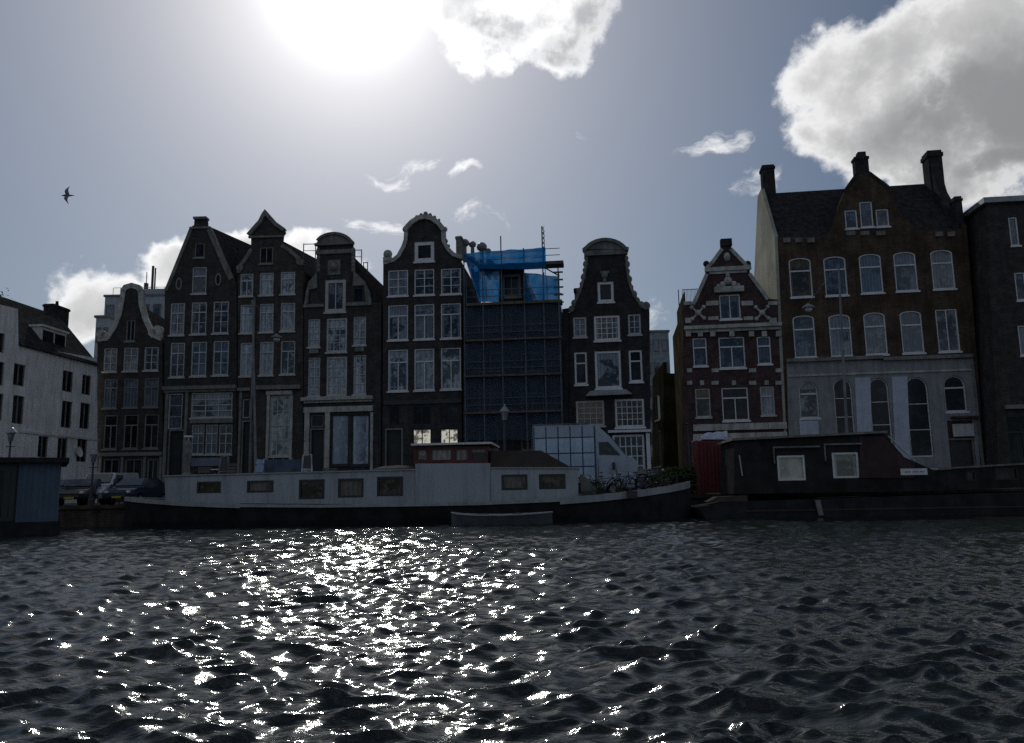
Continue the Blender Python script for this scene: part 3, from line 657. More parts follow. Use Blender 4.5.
def net_mat(name, col, alpha, trans=.35):
    m_ = bpy.data.materials.new(name); m_.use_nodes = True; T = NT(m_.node_tree); c = T.new('ShaderNodeTexCoord').outputs['Object']
    df = T.new('ShaderNodeBsdfDiffuse', Color=tuple(col) + (1,)); tl = T.new('ShaderNodeBsdfTranslucent', Color=tuple(col) + (1,))
    mx = T.new('ShaderNodeMixShader'); mx.inputs[0].default_value = trans; T.l.new(df.outputs[0], mx.inputs[1]); T.l.new(tl.outputs[0], mx.inputs[2])
    tp = T.new('ShaderNodeBsdfTransparent'); m2 = T.new('ShaderNodeMixShader')
    T.put(m2.inputs[0], T.m('ADD', alpha - .12, T.m('MULTIPLY', T.noise(c, 1.1, 4, .6), .24), clamp=True)); T.l.new(tp.outputs[0], m2.inputs[1]); T.l.new(mx.outputs[0], m2.inputs[2])
    o = T.new('ShaderNodeOutputMaterial'); T.l.new(m2.outputs[0], o.inputs[0]); return m_
NET_D = net_mat('netting_dark', (.07, .095, .135), .54, .12); NET_B = net_mat('netting_blue', (.015, .13, .33), .97, .36)
def net(poly, v, m_, name, seed=0, amp=.07):
    P = fr.pts(poly, v); us = [p[0] for p in P]; ws = [p[1] for p in P]; a, b, c, d = min(us), max(us), min(ws), max(ws)
    nx, nz = max(4, int((b - a) / .22)), max(4, int((d - c) / .22)); rr = random.Random(seed); ph = [rr.uniform(0, 6) for _ in range(6)]
    bm = bmesh.new(); G = {}
    for i in range(nx + 1):
        for j in range(nz + 1):
            x, z = i / nx, j / nz
            # bilinear over the four corners (bl, br, tr, tl)
            bl, br, tr_, tl_ = [Vector(p) for p in P]
            q = bl * (1 - x) * (1 - z) + br * x * (1 - z) + tr_ * x * z + tl_ * (1 - x) * z
            G[i, j] = bm.verts.new((q.x, v + amp * (math.sin(q.x * 2.1 + ph[0]) * math.sin(q.y * 1.3 + ph[1]) + .5 * math.sin(q.x * 5 + q.y * 3 + ph[2])), q.y - .05 * abs(math.sin(q.x * 1.6)) * z))
    for i in range(nx):
        for j in range(nz): bm.faces.new((G[i, j], G[i + 1, j], G[i + 1, j + 1], G[i, j + 1]))
    me = bpy.data.meshes.new(name); bm.to_mesh(me); bm.free(); me.materials.append(m_)
    for p in me.polygons: p.use_smooth = True
    o = bpy.data.objects.new(name, me); COL.objects.link(o); o.parent = sc; return o
net([(464, 440), (562, 440), (562, 303), (464, 306)], V0 + .16, NET_D, 'dark_netting', 1)
net([(479, 269), (546, 269), (545.5, 247), (464, 253)], V0 - .22, NET_B, 'blue_netting', 2)['label'] = 'bright blue netting along the top'
net([(479, 302), (499, 302), (500, 268), (470, 268)], V0 + .35, NET_B, 'blue_netting', 3); net([(526, 301), (559, 301), (558, 276), (524, 272)], V0 + .2, NET_B, 'blue_netting', 4)
net([(472, 281), (480, 299), (479, 262), (464, 254)], V0 - .1, NET_B, 'blue_netting', 5)

# ---- H bell gable with round hat
fr = FR(563.5, 652)
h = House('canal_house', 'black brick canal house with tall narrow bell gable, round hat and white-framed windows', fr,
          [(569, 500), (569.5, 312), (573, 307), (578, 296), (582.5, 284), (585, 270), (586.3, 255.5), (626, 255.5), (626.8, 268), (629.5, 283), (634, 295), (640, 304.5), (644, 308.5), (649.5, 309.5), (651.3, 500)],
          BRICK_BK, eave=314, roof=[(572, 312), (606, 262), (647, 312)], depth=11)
hat = [(605.5 + 24 * math.sin(t * .1), 259 - 19 * math.cos(t * .1)) for t in range(-10, 11, 2)]
h.g('pediment', STONE_D).prism(fr.pts([(584, 250)] + hat + [(627, 250)]), -.2, .5)
h.cyc('pediment', STONE, [(583, 250.5)] + hat + [(628.5, 249.5)], .24, -.36, .56); h.band('pediment', STONE, 584, 250.2, 627.5, 255.3, -.16, .3)
for xs in ([(586, 258), (585.5, 264), (584.5, 270), (583.3, 277), (581.5, 284), (579, 291), (576.5, 297), (573.8, 303), (571, 308)], [(626.5, 258), (627.3, 264), (628, 271), (629.5, 279), (631.5, 287), (634.5, 294), (638, 300), (641.5, 304.5)]):
    for i, (x, y) in enumerate(xs): u, w_ = fr.uw(x, y); h.g('scroll_edge', STONE_D).ball((u, .05, w_), .20 if i % 2 else .15, 1, 1.35)
    h.cyc('scroll_edge', STONE_D, xs if xs[0][0] > 600 else xs[::-1], .2)
u, w_ = fr.uw(646, 306); h.g('scroll_edge', STONE_D).disc((u, w_), .30, -.14, .3); u, w_ = fr.uw(571.5, 309); h.g('scroll_edge', STONE_D).disc((u, w_), .22, -.14, .3)
u, w_ = fr.uw(604.5, 275); q = h.g('keystone', STONE_D); q.ball((u, -.05, w_), .26, 1, 1.2); q.box(u - .34, u + .34, -.1, .02, w_ + .12, w_ + .28); q.box(u - .12, u + .12, -.1, .02, w_ - .5, w_)
k = dict(fm=WHITE, gm=G_DK)
h.win(597.5, 281.5, 613.8, 302, 'plain', border=.2, **k)
h.win(573.3, 317, 586.5, 337, 'g23', border=.13, fm=OFFW, gm=G_BL); h.win(594, 315.5, 620, 340.5, 'g43', border=.16, fm=WHITE, gm=G_CU); h.win(628, 314, 641, 334.5, 'g23', border=.13, fm=OFFW, gm=G_BL)
h.win(574.5, 352, 587.3, 384.5, 'half', border=.14, fm=WHITE, gm=G_DK); h.win(595, 350.8, 621.2, 388.3, 'plain', border=.17, fm=WHITE, gm=G_CU); h.win(629, 350, 642.5, 381.8, 'half', border=.14, fm=WHITE, gm=G_DK)
G_WARM = glass('glass_warm', amount=.7, curtain=(.16, .10, .05), dark=(.03, .03, .03))
h.win(576, 400.5, 604.5, 426, 'g43', border=.15, fm=OFFW, gm=G_WARM); h.win(615, 398.8, 644.5, 427.2, 'g54', border=.15, fm=WHITE, gm=G_WARM)
h.g('canopy', ZINC).prism([(fr.uw(586, 397)[0], fr.uw(586, 397)[1]), (fr.uw(590, 392)[0], fr.uw(590, 392)[1]), (fr.uw(626, 390.5)[0], fr.uw(626, 390.5)[1]), (fr.uw(632, 395)[0], fr.uw(632, 395)[1])], -.7, .02)
h.band('cornice', WHITE, 608, 430, 651, 432.5, -.3, .02); h.win(613, 434.5, 645, 478, 'g54', fm=WHITE, gm=G_BL, name='shop_window', bar=.07, border=.16); h.band('pilaster', WHITE, 647, 433, 650.8, 492, -.12, .02)
h.win(577, 436, 606, 470, 'g33', fm=FRAMEG, gm=G_DK, name='shop_window')
h.chim(574.6, 288, 578.4, 312, 1.6, BRICK_BK)
h.done()
# narrow slip of wall between scaffolded house and H
fr2 = FR(561.8, 569)
s_ = House('canal_house', 'narrow dark slip of house between scaffolding and the black bell-gabled house', fr2, [(562.2, 500), (562.2, 309), (568.9, 308), (568.6, 500)], BRICK_BK, depth=10, inset=.01); s_.done()

# ---- far houses seen through the alley, and the pale block behind the left gables
def far_block(px0, px1, ytop, Y, label, m_, rows, depth=12, cols=5, railing=False):
    f2 = Frame(px0, Y, px1, Y); top = f2.uw((px0 + px1) / 2, ytop)[1]
    t = thing('city_block', label, 'building', f2.A, f2.rz)
    MB().box(0, f2.L, 0, depth, 0, top).build('wall', m_, t)
    MB().box(-.15, f2.L + .15, -.15, depth + .15, top + .003, top + .25).build('roof', LEAD, t)
    for r in range(rows):
        z = top - 2.6 - 3.1 * r
        if z < 1: break
        for c in range(cols):
            u = f2.L * (c + .5) / cols; hw = min(.8, f2.L / cols * .34); fo = MB().prism([(u - hw, z), (u + hw, z), (u + hw, z + 1.6), (u - hw, z + 1.6)], -.08, -.003, [[(u - hw + .1, z + .1), (u + hw - .1, z + .1), (u + hw - .1, z + 1.5), (u - hw + .1, z + 1.5)]]).build('window', STONE_D, t)
            MB().box(u - hw + .08, u + hw - .08, -.04, -.01, z + .08, z + 1.52).build('pane', G_BL, fo)
    return t, f2, top
PALE = mat('panel_pale_blue', (.30, .33, .37), rough=.7, var=.08, grime=.2)
t, f2, top = far_block(93, 166, 296.5, 96, 'pale grey modern block with roof aerials rising behind the small bell gable', PALE, 5, cols=6)
a = f2.uw(127, 296)[0]; top2 = f2.uw(140, 289, 1)[1]
MB().box(a, f2.L - .2, 1, 10, top + .26, top2).build('roof_house', PALE, t)
q = MB()
for x, y0 in ((152.5, 266), (155, 268)): u = f2.uw(x, 280, 2)[0]; q.cyl((u, 2, top), (u, 2, f2.uw(x, y0, 2)[1]), .16 if x < 154 else .1, 8)
for x, y0 in ((146.5, 272),): u = f2.uw(x, 280, 2)[0]; q.cyl((u, 2, top), (u, 2, f2.uw(x, y0, 2)[1]), .05, 6); q.box(u - .2, u + .2, 1.8, 2.2, top2, top2 + 1)
q.build('aerials', BLACK, t)
q = MB(); 
for i in range(9): u = .8 + i * .9; q.cyl((u, .3, top + .2), (u, .3, top + 1.2), .03, 5)
q.cyl((.8, .3, top + 1.2), (8, .3, top + 1.2), .03, 5); q.build('railing', STEEL, t)
far_block(85, 99, 318, 80, 'low pale building glimpsed between the white rendered house and the bell gable', PALE, 4, cols=2)
far_block(649, 676, 332, 105, 'pale far building closing the alley beside the black bell gable', mat('panel_grey_green', (.25, .29, .31), grime=.3), 6, cols=3)
fa = Frame(652, 74, 664, 71)
h = House('back_house', 'brown brick house further back in the narrow alley', fa, [(652.5, 500), (652.5, 378), (663.5, 362), (664, 500)], BRICK_MO, depth=8, inset=.01, group=None)
h.win(655, 395, 660, 420, 'plain', fm=FRAMEG, gm=G_DK); h.done()

# ---- I red brick house with striped gable
fr = FR(682.8, 788)
h = House('gabled_house', 'red brick house with white stone bands, crosses and pointed gable, roof terrace on its left', fr,
          [(683, 500), (683.2, 305.5), (692.5, 304), (706, 275), (705, 264.5), (711, 262.5), (721, 250), (721.5, 241), (731, 240.5), (731.5, 249), (743, 261), (749.5, 262), (750, 274), (768, 298.5), (778, 299.5), (778.5, 330), (787.6, 500)],
          BRICK_RD, cat='house', eave=310, roof=[(694, 309), (706.5, 278), (727, 258), (749.5, 278), (768, 306)], depth=7.4, group=None, body=False)
q = MB(); ub = fr.uw(684, 400)[0]; q.box(fr.uw(683.5, 400)[0] + .25, fr.uw(782, 400)[0], .323, 10.5, 0, fr.uw(700, 309)[1]); q.build('side_wall', BRICK_MO, h.root)
MB().prism(fr.pts([(697, 309), (708, 278), (727, 254), (748, 278), (765, 306)]), .33, 7.2).build('roof', TILE, h.root)
z0 = fr.uw(690, 305.5)[1]; xl = fr.uw(684, 300)[0] + .1; q = MB()
for v in [.5 + i * .9 for i in range(8)]: q.cyl((xl, v, z0), (xl, v, z0 + 1.15), .025, 5)
xr = fr.uw(703, 290)[0]
for i in range(14): u = xl + (xr - xl) * i / 13; q.cyl((u, 2.2, z0), (u, 2.2, z0 + 1.75), .016, 5)
q.cyl((xl, .5, z0 + 1.15), (xl, 6.8, z0 + 1.15), .03, 5); q.cyl((xl, 2.2, z0 + 1.75), (xr, 2.2, z0 + 1.75), .03, 5); q.cyl((xl, 5.5, z0), (xl, 5.5, z0 + 2.6), .04, 6)
q.build('terrace_railing', BLACK, h.root)
MB().box(xl - .1, xl + .02, .6, 6.8, z0, z0 + 1.05).build('terrace_screen', BRICK_MO, h.root)
h.cyc('gable_coping', STONE, [(706, 268), (712, 261.5), (721.5, 248.5)], .26); h.cyc('gable_coping', STONE, [(731, 248.5), (742.5, 260.5), (749.5, 267)], .26)
h.cyc('gable_coping', STONE, [(692.5, 304.5), (706, 274)], .26); h.cyc('gable_coping', STONE, [(750, 273.5), (768.5, 299)], .26)
h.band('gable_cap', BRICK_BK, 720.6, 239, 731.8, 246, -.14, .4); h.band('stone_band', STONE, 704.5, 267, 751, 271, -.2, .02); h.band('stone_band', STONE_D, 709, 271.2, 747, 273.6, -.1, .02)
for x in (706.5, 748): u, w_ = fr.uw(x, 263.5); h.g('finial', BRICK_BK).ball((u, .1, w_), .24)
u, w_ = fr.uw(727, 257); h.g('carving', STONE).ball((u, -.02, w_), .24, 1, 1.4)
h.band('window_hood', STONE, 714, 287, 743.5, 292.5, -.3, .02); 
q = h.g('carving', STONE); u, w_ = fr.uw(728, 283)
for dx, dz, r_ in ((0, .15, .3), (-.4, -.1, .22), (.4, -.1, .22), (0, .55, .16), (-.7, -.2, .15), (.7, -.2, .15)): q.ball((u + dx, -.05, w_ + dz), r_)
h.win(719.5, 294.5, 740.5, 319, 'two', fm=WHITE, gm=G_BL)
for a, b in ((706, 718.5), (741.5, 753)): h.band('stone_band', STONE_D, a, 301, b, 305.5, -.06, .02); h.band('stone_band', STONE, a + 2, 316.5, b - 0, 320, -.06, .02)
for a, b in ((684, 692), (768, 777.5)): h.band('stone_band', STONE_D, a, 301.5, b, 305, -.06, .02); h.band('stone_band', STONE, a + 1, 318, b - 1, 323, -.06, .02)
for x in (698, 762):
    u, w_ = fr.uw(x, 313); q = h.g('stone_cross', STONE)
    for s_ in (1, -1): q.hexa([(u - .42 * s_ - .1, -.1, w_ - .42), (u - .42 * s_ + .1, -.1, w_ - .42), (u - .42 * s_ + .1, .02, w_ - .42), (u - .42 * s_ - .1, .02, w_ - .42), (u + .42 * s_ - .1, -.1, w_ + .42), (u + .42 * s_ + .1, -.1, w_ + .42), (u + .42 * s_ + .1, .02, w_ + .42), (u + .42 * s_ - .1, .02, w_ + .42)])
    for sx in (-1, 1):
        for sz in (-1, 1): q.ball((u + sx * .42, -.06, w_ + sz * .42), .15)
    q.ball((u, -.08, w_), .22)
h.band('cornice', STONE, 684, 325, 781, 328.5, -.4, .02); h.band('cornice', STONE_D, 685, 328.8, 780.5, 331.5, -.2, .02)
for x in (688, 700, 712.5, 731.5, 751, 764, 778): h.band('bracket', STONE, x - 2.4, 331.7, x + 2.4, 337, -.28, .02)
h.win(693, 338, 707, 366, 'half', fm=WHITE, gm=G_BL); h.win(719, 337, 745, 368, 'cross', fm=WHITE, gm=G_BL); h.win(757.3, 336.5, 771, 364, 'half', fm=WHITE, gm=G_BL)
for yy in (368.5, 381):
    for a, b in ((687, 692), (711.5, 718.5), (749, 756), (775.5, 782.5)): h.band('stone_block', STONE, a, yy, b, yy + 3.8, -.06, .02)
for a, b in ((700, 704), (732, 736), (764.5, 768.5)): h.band('stone_block', STONE, a, 380.5, b, 385, -.06, .02)
h.win(695.5, 388.5, 710.5, 417, 'half', fm=OFFW, gm=G_WARM); h.win(722, 387.5, 748.7, 420.5, 'cross', fm=WHITE, gm=G_DK); h.win(760.5, 386.3, 774.7, 415, 'half', fm=OFFW, gm=G_CU)
h.band('fascia', STONE, 693, 423.5, 786.5, 430, -.18, .02); h.band('fascia', STONE, 693, 433, 787, 440.5, -.12, .02); h.band('fascia', STONE, 693, 441, 699, 497, -.1, .02)
for a, b in ((706, 722), (730, 752), (760, 780)): h.win(a, 447, b, 486, 'half', fm=OFFW, gm=G_DK, name='shop_window')
h.done()

# ---- J wide orange brick corner house
fr = FR(778, 984)
bl = fr.pts([(777.5, 237)])[0]
h = House('corner_house', 'broad orange brick house with grey stone ground floor, centre gable and three chimneys', fr,
          [(789.5, 500), (777.5, 237.5), (826, 236.5), (833, 225), (838.5, 206), (844, 192), (856, 174.5), (869, 172.5), (888.5, 187), (896, 205), (905, 219), (917, 230), (962, 228.5), (983.5, 500)],
          BRICK_OR, cat='house', depth=9, group=None, body=False)
uA, wA = fr.uw(778.5, 238); uB, wB = fr.uw(962, 229); wE = min(wA, wB) - .15
ur, wr = fr.uw(775, 194, 4.5)
b0 = fr.uw(789, 490)[0] + .02; b1 = fr.uw(983, 490)[0] - .03
MB().prism([(b0, 0), (b1, 0), (uB, wE), (uA, wE)], .323, 9).build('side_wall', BRICK_OR, h.root)
def gable_end(u, uu, m_, name):      # wall in the y,z plane following the roof, leaning like the corner
    P = [(0, 0), (9.02, 0), (9.02, wE), (8.6, wE + .4), (5.3, wr + .2), (3.7, wr + .2), (.0, wE + .35)]
    q = MB(); n = len(P)
    lo = b0 if u < 5 else b1
    def X(z, k): return (lo + (u - lo) * min(1, z / wE)) + k
    q.add([(X(z, 0), y, z) for y, z in P] + [(X(z, uu), y, z) for y, z in P], [tuple(range(n)), tuple(range(n, 2 * n))[::-1]] + [(i, (i + 1) % n, (i + 1) % n + n, i + n) for i in range(n)])
    q.build(name, m_, h.root)
gable_end(uA - .02, -.25, PLASTER_W, 'plaster_gable_wall'); gable_end(uB + .03, .3, BRICK_OR, 'brick_gable_wall')
MB().add([(uA, .0, wE), (uB, .0, wE), (uB, 9, wE), (uA, 9, wE), (uA, 4.3, wr), (uB, 4.3, wr), (uB, 4.7, wr), (uA, 4.7, wr)], [(0, 1, 2, 3), (4, 5, 6, 7), (0, 1, 5, 4), (2, 3, 7, 6), (1, 2, 6, 5), (3, 0, 4, 7)]).build('roof', TILE, h.root)
gp = fr.pts([(843, 215), (846, 192), (862, 178), (886, 190), (889, 215)]); MB().prism(gp, .33, 4.4).build('dormer_roof', TILE, h.root)
a, b, c, d = fr.rect(762.5, 166, 774.5, 200, 4.2); h_ch = MB().box(a, b, 3.9, 4.9, wr - .8, d).box(a - .07, b + .07, 3.83, 4.97, d - .35, d - .15); h_ch.build('chimney', BRICK_BK, h.root)
h.chim(855.5, 156, 869, 178, .25, BRICK_BK, dv=.7); a, b, c, d = fr.rect(858, 151.5, 866, 157, .3); MB().box(a, b, .3, .85, c - .2, d).build('chimney_top', BRICK_BK, h.root)
a, b, c, d = fr.rect(928, 151, 942, 185, 3.2); MB().box(a, b, 3, 4.2, wr - 2.5, d).box(a - .08, b + .08, 2.92, 4.28, d - .5, d - .2).build('chimney', BRICK_BK, h.root)
P = [(3.0, d - .9), (4.2, d - .9), (4.2, wr - 3), (.1, wE - .1), (.1, wE + .6), (1.0, wE + .9)]
q = MB(); n = len(P); q.add([(uB - .5, y, z) for y, z in P] + [(uB + .1, y, z) for y, z in P], [tuple(range(n)), tuple(range(n, 2 * n))[::-1]] + [(i, (i + 1) % n, (i + 1) % n + n, i + n) for i in range(n)]); q.build('parapet', BRICK_BK, h.root)
MB().prism(fr.pts([(927, 190), (943, 182), (956, 199), (957, 226), (963, 226), (961, 199), (944, 150.5), (941, 152), (940, 186), (928, 190)]), .4, .401) if False else None
a, b, c, d = fr.rect(955.5, 196.5, 962.5, 229, .2); MB().box(a, b, .1, .9, c, d).box(a - .06, b + .06, .04, .96, d - .35, d - .18).build('parapet_pier', BRICK_BK, h.root)
k = dict(fm=WHITE, gm=G_BL)
h.win(845, 210, 857.5, 228.5, 'plain', **k); h.win(860, 201.5, 873, 227, 'plain', **k); h.win(876, 209, 889, 226.5, 'plain', **k)
h.cyc('gable_edge', BRICK_BK, [(844, 191), (856, 174)], .22, -.06, .3); h.cyc('gable_edge', BRICK_BK, [(869, 172), (888.5, 186.5)], .22, -.06, .3)
for x in (783, 795, 807, 935, 947): h.band('corbel', STONE_D, x, 238.5 - (x > 900) * 6, x + 7, 243 - (x > 900) * 6, -.2, .02)
for x in (846, 860, 876): h.band('corbel', STONE_D, x, 231.5, x + 9, 235.5, -.1, .02)
r1 = [(789.5, 257.5), (824.3, 256), (859.8, 253.5), (894.5, 251.5), (931.5, 249.5)]
for i, (x, y) in enumerate(r1): h.win(x, y, x + 22.5, y + 39.5, 'half', arch=.35, fm=WHITE, gm=[G_WARM, G_BL, G_BL, G_BL, G_CU][i])
r2 = [(793.5, 315), (829.5, 314), (864.5, 312), (901, 310.5), (936.8, 309)]
for i, (x, y) in enumerate(r2): h.win(x, y, x + 22, y + 42.5, 'half' if i < 4 else 'two', arch=.35 if i < 4 else 0, fm=WHITE, gm=[G_BL, G_CU, G_CU, G_BL, G_CU][i])
h.band('cornice', STONE_D, 786, 357.5, 882, 361, -.32, .02); h.band('cornice', STONE_D, 882.2, 356, 971.5, 359.5, -.32, .02)
# stone ground floor cladding, with the arches cut out of it
GS = mat('ground_stone', (.25, .255, .26), grime=.5, var=.12)
arches = [(799, 381.5, 818.5, 418), (834.5, 378.5, 853.3, 437), (870.5, 378, 890.5, 449), (907.5, 377, 930.5, 457), (944, 375.5, 966, 411.5)]
hol = []
for (x0, y0, x1, y1) in arches:
    u0, u1, w0, w1 = fr.rect(x0, y0, x1, y1); w0 = max(w0, .1); hol.append(arc_hole(u0 + .1, u1 - .1, w0 + .1, w1 - .1, 1)) if False else None
h.band('string_course', STONE, 787.5, 372, 972, 374, -.16, -.085)
def arch_cut(x0, y0, x1, y1): u0, u1, w0, w1 = fr.rect(x0, y0, x1, y1); return arc_hole(u0 + .008, u1 - .008, max(w0, .05) + .006, w1 - .008, 1.0)
cl_holes = [arch_cut(*A_) for A_ in arches]
du = fr.rect(950, 420.5, 975.5, 497); cl_holes.append([(du[0], .03), (du[1], .03), (du[1], du[3]), (du[0], du[3])])
h.g('stone_cladding', GS).prism(fr.pts([(790.5, 500), (786.5, 361.8), (972.5, 358.7), (982.5, 500)], base=.015), -.08, -.003, cl_holes)
for i, (x0, y0, x1, y1) in enumerate(arches): h.win(x0, y0, x1, y1, ['half', 'rows', 'rows', 'rows', 'half'][i], arch=1.0, fm=WHITE, gm=[G_CU, G_DK, G_DK, G_DK, G_DK][i], deep=.12, sill=(i in (0, 4)))
for P4 in ([(854.5, 378), (869.8, 377.5), (873.5, 497), (859.5, 497)], [(891.3, 377), (906.6, 376.5), (911.5, 497), (897, 497)]): h.g('white_pier', BLUEW).prism(fr.pts(P4), -.12, -.083)
h.band('white_pier', BLUEW, 799.5, 421, 818.5, 440, -.11, -.083)
h.door(951, 440, 974.5, 500, dm=BLACK, fm=STONE_D); h.band('shutter', OFFW, 952, 424, 973, 436.5, -.2, -.083)
h.band('awning_rail', BRICK_RD, 950, 416.5, 977, 418.5, -.5, -.083); h.band('pilaster', STONE_D, 977, 362, 979.5, 497, -.2, -.083)
h.done()

# ---- K right edge house, standing forward
fr = Frame(988, 52.9, 1130, 52.0)
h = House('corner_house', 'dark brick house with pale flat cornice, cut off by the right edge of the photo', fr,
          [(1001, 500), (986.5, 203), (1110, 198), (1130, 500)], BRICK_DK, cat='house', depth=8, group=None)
k = dict(fm=WHITE, gm=G_BL)
h.win(1009.5, 217, 1018.5, 245.5, 'plain', **k); h.win(1015.5, 272, 1036, 300, 'two', **k); h.win(1019, 325, 1040, 355, 'two', **k); h.win(1045, 212, 1062, 243, 'two', **k)
for x, y in ((1060, 270), (1062, 323)): h.win(x, y, x + 20, y + 30, 'two', **k)
u0, w0 = fr.uw(987, 203); u1 = fr.uw(1110, 198)[0]
MB().box(u0 - .35, u1 + .4, -.35, 8.2, h.we + .13, h.we + .5).build('cornice', ZINC, h.root)
h.band('shutter_box', FRAMEG, 1004, 405, 1028, 409, -.3, .02)
for a in (1008, 1050): h.win(a, 415, a + 32, 470, 'cross', fm=DARKP, gm=G_DK, name='shop_window')
h.done()
# ------------------------------------------------------------------ ground, quay, water
PAVE = mat('street_brick', (.10, .085, .075), brick=.7, var=.2)
q = MB(); q.box(-110, 110, 39.5, 125, .4, STREET); o = q.build('street', PAVE); tag(o, kind='structure')
q = MB(); q.box(-110, 110, 39.1, 39.497, -1.2, STREET - .12); q.box(-110, 110, 38.98, 39.6, STREET - .117, STREET + .05)
o = q.build('quay_wall', mat('quay_brick', (.075, .06, .05), brick=1.2, grime=.7, var=.3)); tag(o, 'dark brick quay wall with stone coping along the canal', 'wall')
# paved strip along the fronts
o = MB().box(-60, 40, 52.5, 54, STREET + .004, STREET + .12).build('pavement', STONE_D); tag(o, kind='structure')

rng = np.random.default_rng(11)
tt = np.concatenate([np.linspace(-2.0, -.92, 60)[:-1], np.linspace(-.92, .92, 760), np.linspace(.92, 2.0, 60)[1:]])
yy = [1.2]
while yy[-1] < 39.3: yy.append(yy[-1] * 1.0042 + .002)
yy = np.array(yy); T_, Y_ = np.meshgrid(tt, yy); X_ = T_ * Y_; Yg = Y_.copy()
Z_ = np.zeros_like(X_); DX = np.zeros_like(X_); DY = np.zeros_like(X_)
NW = 240
for i in range(NW):
    lam = .085 * (1.0 / .085) ** rng.random(); th = rng.normal(math.radians(97), math.radians(38)); k = 2 * math.pi / lam
    s_ = (.037 if lam < .5 else .020) * (0.75 + .5 * rng.random()); A = s_ / k
    # patches of stronger and weaker ripples
    env = 1 + .55 * np.sin(X_ * rng.uniform(.12, .5) + rng.uniform(0, 6) + Yg * rng.uniform(-.5, .5)) if lam < 1.2 else 1.0
    fade = np.clip(lam / (Y_ * .0084 + .02) - 1, 0, 1)
    ph = k * (X_ * math.cos(th) + Yg * math.sin(th)) + rng.uniform(0, 6.283)
    A_ = A * env * fade
    Z_ += A_ * np.cos(ph); DX -= .8 * A_ * math.cos(th) * np.sin(ph); DY -= .8 * A_ * math.sin(th) * np.sin(ph)
edge = np.clip((np.abs(T_) - .95) / .3, 0, 1); 
P = np.stack([X_ + DX, Yg + DY, Z_], -1).reshape(-1, 3)
nx_, ny_ = len(tt), len(yy)
idx = np.arange(nx_ * ny_).reshape(ny_, nx_)
F = np.stack([idx[:-1, :-1], idx[:-1, 1:], idx[1:, 1:], idx[1:, :-1]], -1).reshape(-1, 4)
# flat skirts behind the camera and far to both sides
ex = [(-110, -60, -.02), (110, -60, -.02), (110, 1.25, -.02), (-110, 1.25, -.02)]
verts = np.concatenate([P, np.array(ex)]); nb = nx_ * ny_
xs = [(-110, 1.25, -.12), (-2.4, 1.25, -.12), (-77, 39.3, -.12), (-110, 39.3, -.12), (2.4, 1.25, -.12), (110, 1.25, -.12), (110, 39.3, -.12), (77, 39.3, -.12)]
verts = np.concatenate([verts, np.array(xs)])
me = bpy.data.meshes.new('canal_water')
allf = F.tolist() + [[nb, nb + 1, nb + 2, nb + 3], [nb + 4, nb + 5, nb + 6, nb + 7], [nb + 8, nb + 9, nb + 10, nb + 11]]
me.from_pydata(verts.tolist(), [], allf); me.polygons.foreach_set('use_smooth', [True] * len(me.polygons)); me.update()
wo_ = bpy.data.objects.new('canal_water', me); COL.objects.link(wo_); tag(wo_, kind='structure')
m_ = bpy.data.materials.new('water'); m_.use_nodes = True; T = NT(m_.node_tree); c = T.new('ShaderNodeTexCoord').outputs['Object']
p = T.new('ShaderNodeBsdfPrincipled', Roughness=.085); p.inputs['Base Color'].default_value = (.012, .017, .016, 1); p.inputs['IOR'].default_value = 1.333
mp = T.new('ShaderNodeMapping'); T.put(mp.inputs[0], c); mp.inputs['Scale'].default_value = (.6, 1.5, 1)
hgt = T.m('ADD', T.m('MULTIPLY', T.noise(mp.outputs[0], 9.0, 4, .65), .010), T.m('MULTIPLY', T.noise(mp.outputs[0], 26, 2, .5), .0022))
bn = T.new('ShaderNodeBump', Strength=.9, Distance=1.0); T.put(bn.inputs['Height'], hgt); T.l.new(bn.outputs[0], p.inputs['Normal'])
o_ = T.new('ShaderNodeOutputMaterial'); T.l.new(p.outputs[0], o_.inputs[0]); me.materials.append(m_)

# ------------------------------------------------------------------ boats
HULL = mat('hull_black', (.032, .033, .035), rough=.85, var=.3, grime=.3)
CABW = mat('cabin_white', (.33, .35, .36), rough=.45, var=.06, grime=.45, scale=.6)
RAIL = mat('rail_grey', (.30, .31, .31), rough=.5, grime=.4, var=.12)
MAHOG = mat('mahogany', (.11, .04, .036), rough=.4, var=.3, grime=.3)
CANV = mat('canvas_brown', (.075, .062, .055), rough=.95, var=.15)
WTOP = mat('deck_dark', (.05, .05, .05), rough=.8)
def hull(stations, parent, name, m_, yc, z_low=-.5, bulge=.9):
    """stations: (u, half_beam, sheer z); lofted shell with a flat deck"""
    q = MB(); ring = 7; vs_ = []
    for (u, b, z) in stations:
        for k in range(ring):      # from near rail down round to far rail
            t = k / (ring - 1); a = math.pi * t
            yy_ = -b * math.cos(a) if b > .05 else 0
            prof = [(-1, z), (-bulge, .25), (-.8 * bulge, z_low), (0, z_low - .15), (.8 * bulge, z_low), (bulge, .25), (1, z)][k]
            vs_.append((u, yc + prof[0] * b, prof[1]))
    n = len(stations); fs = [(i * ring + k, i * ring + k + 1, (i + 1) * ring + k + 1, (i + 1) * ring + k) for i in range(n - 1) for k in range(ring - 1)]
    fs += [(i * ring, (i + 1) * ring, (i + 1) * ring + ring - 1, i * ring + ring - 1) for i in range(n - 1)]
    fs += [tuple(range(ring)), tuple(range((n - 1) * ring, n * ring))[::-1]]
    return q.add(vs_, fs).build(name, m_, parent)
fb = Frame(122, 36.6, 692, 34.6, z0=0)
t = thing('barge', 'long black barge with white cabin and mahogany wheelhouse moored at the quay', 'barge', fb.A, fb.rz)
YC = 2.3
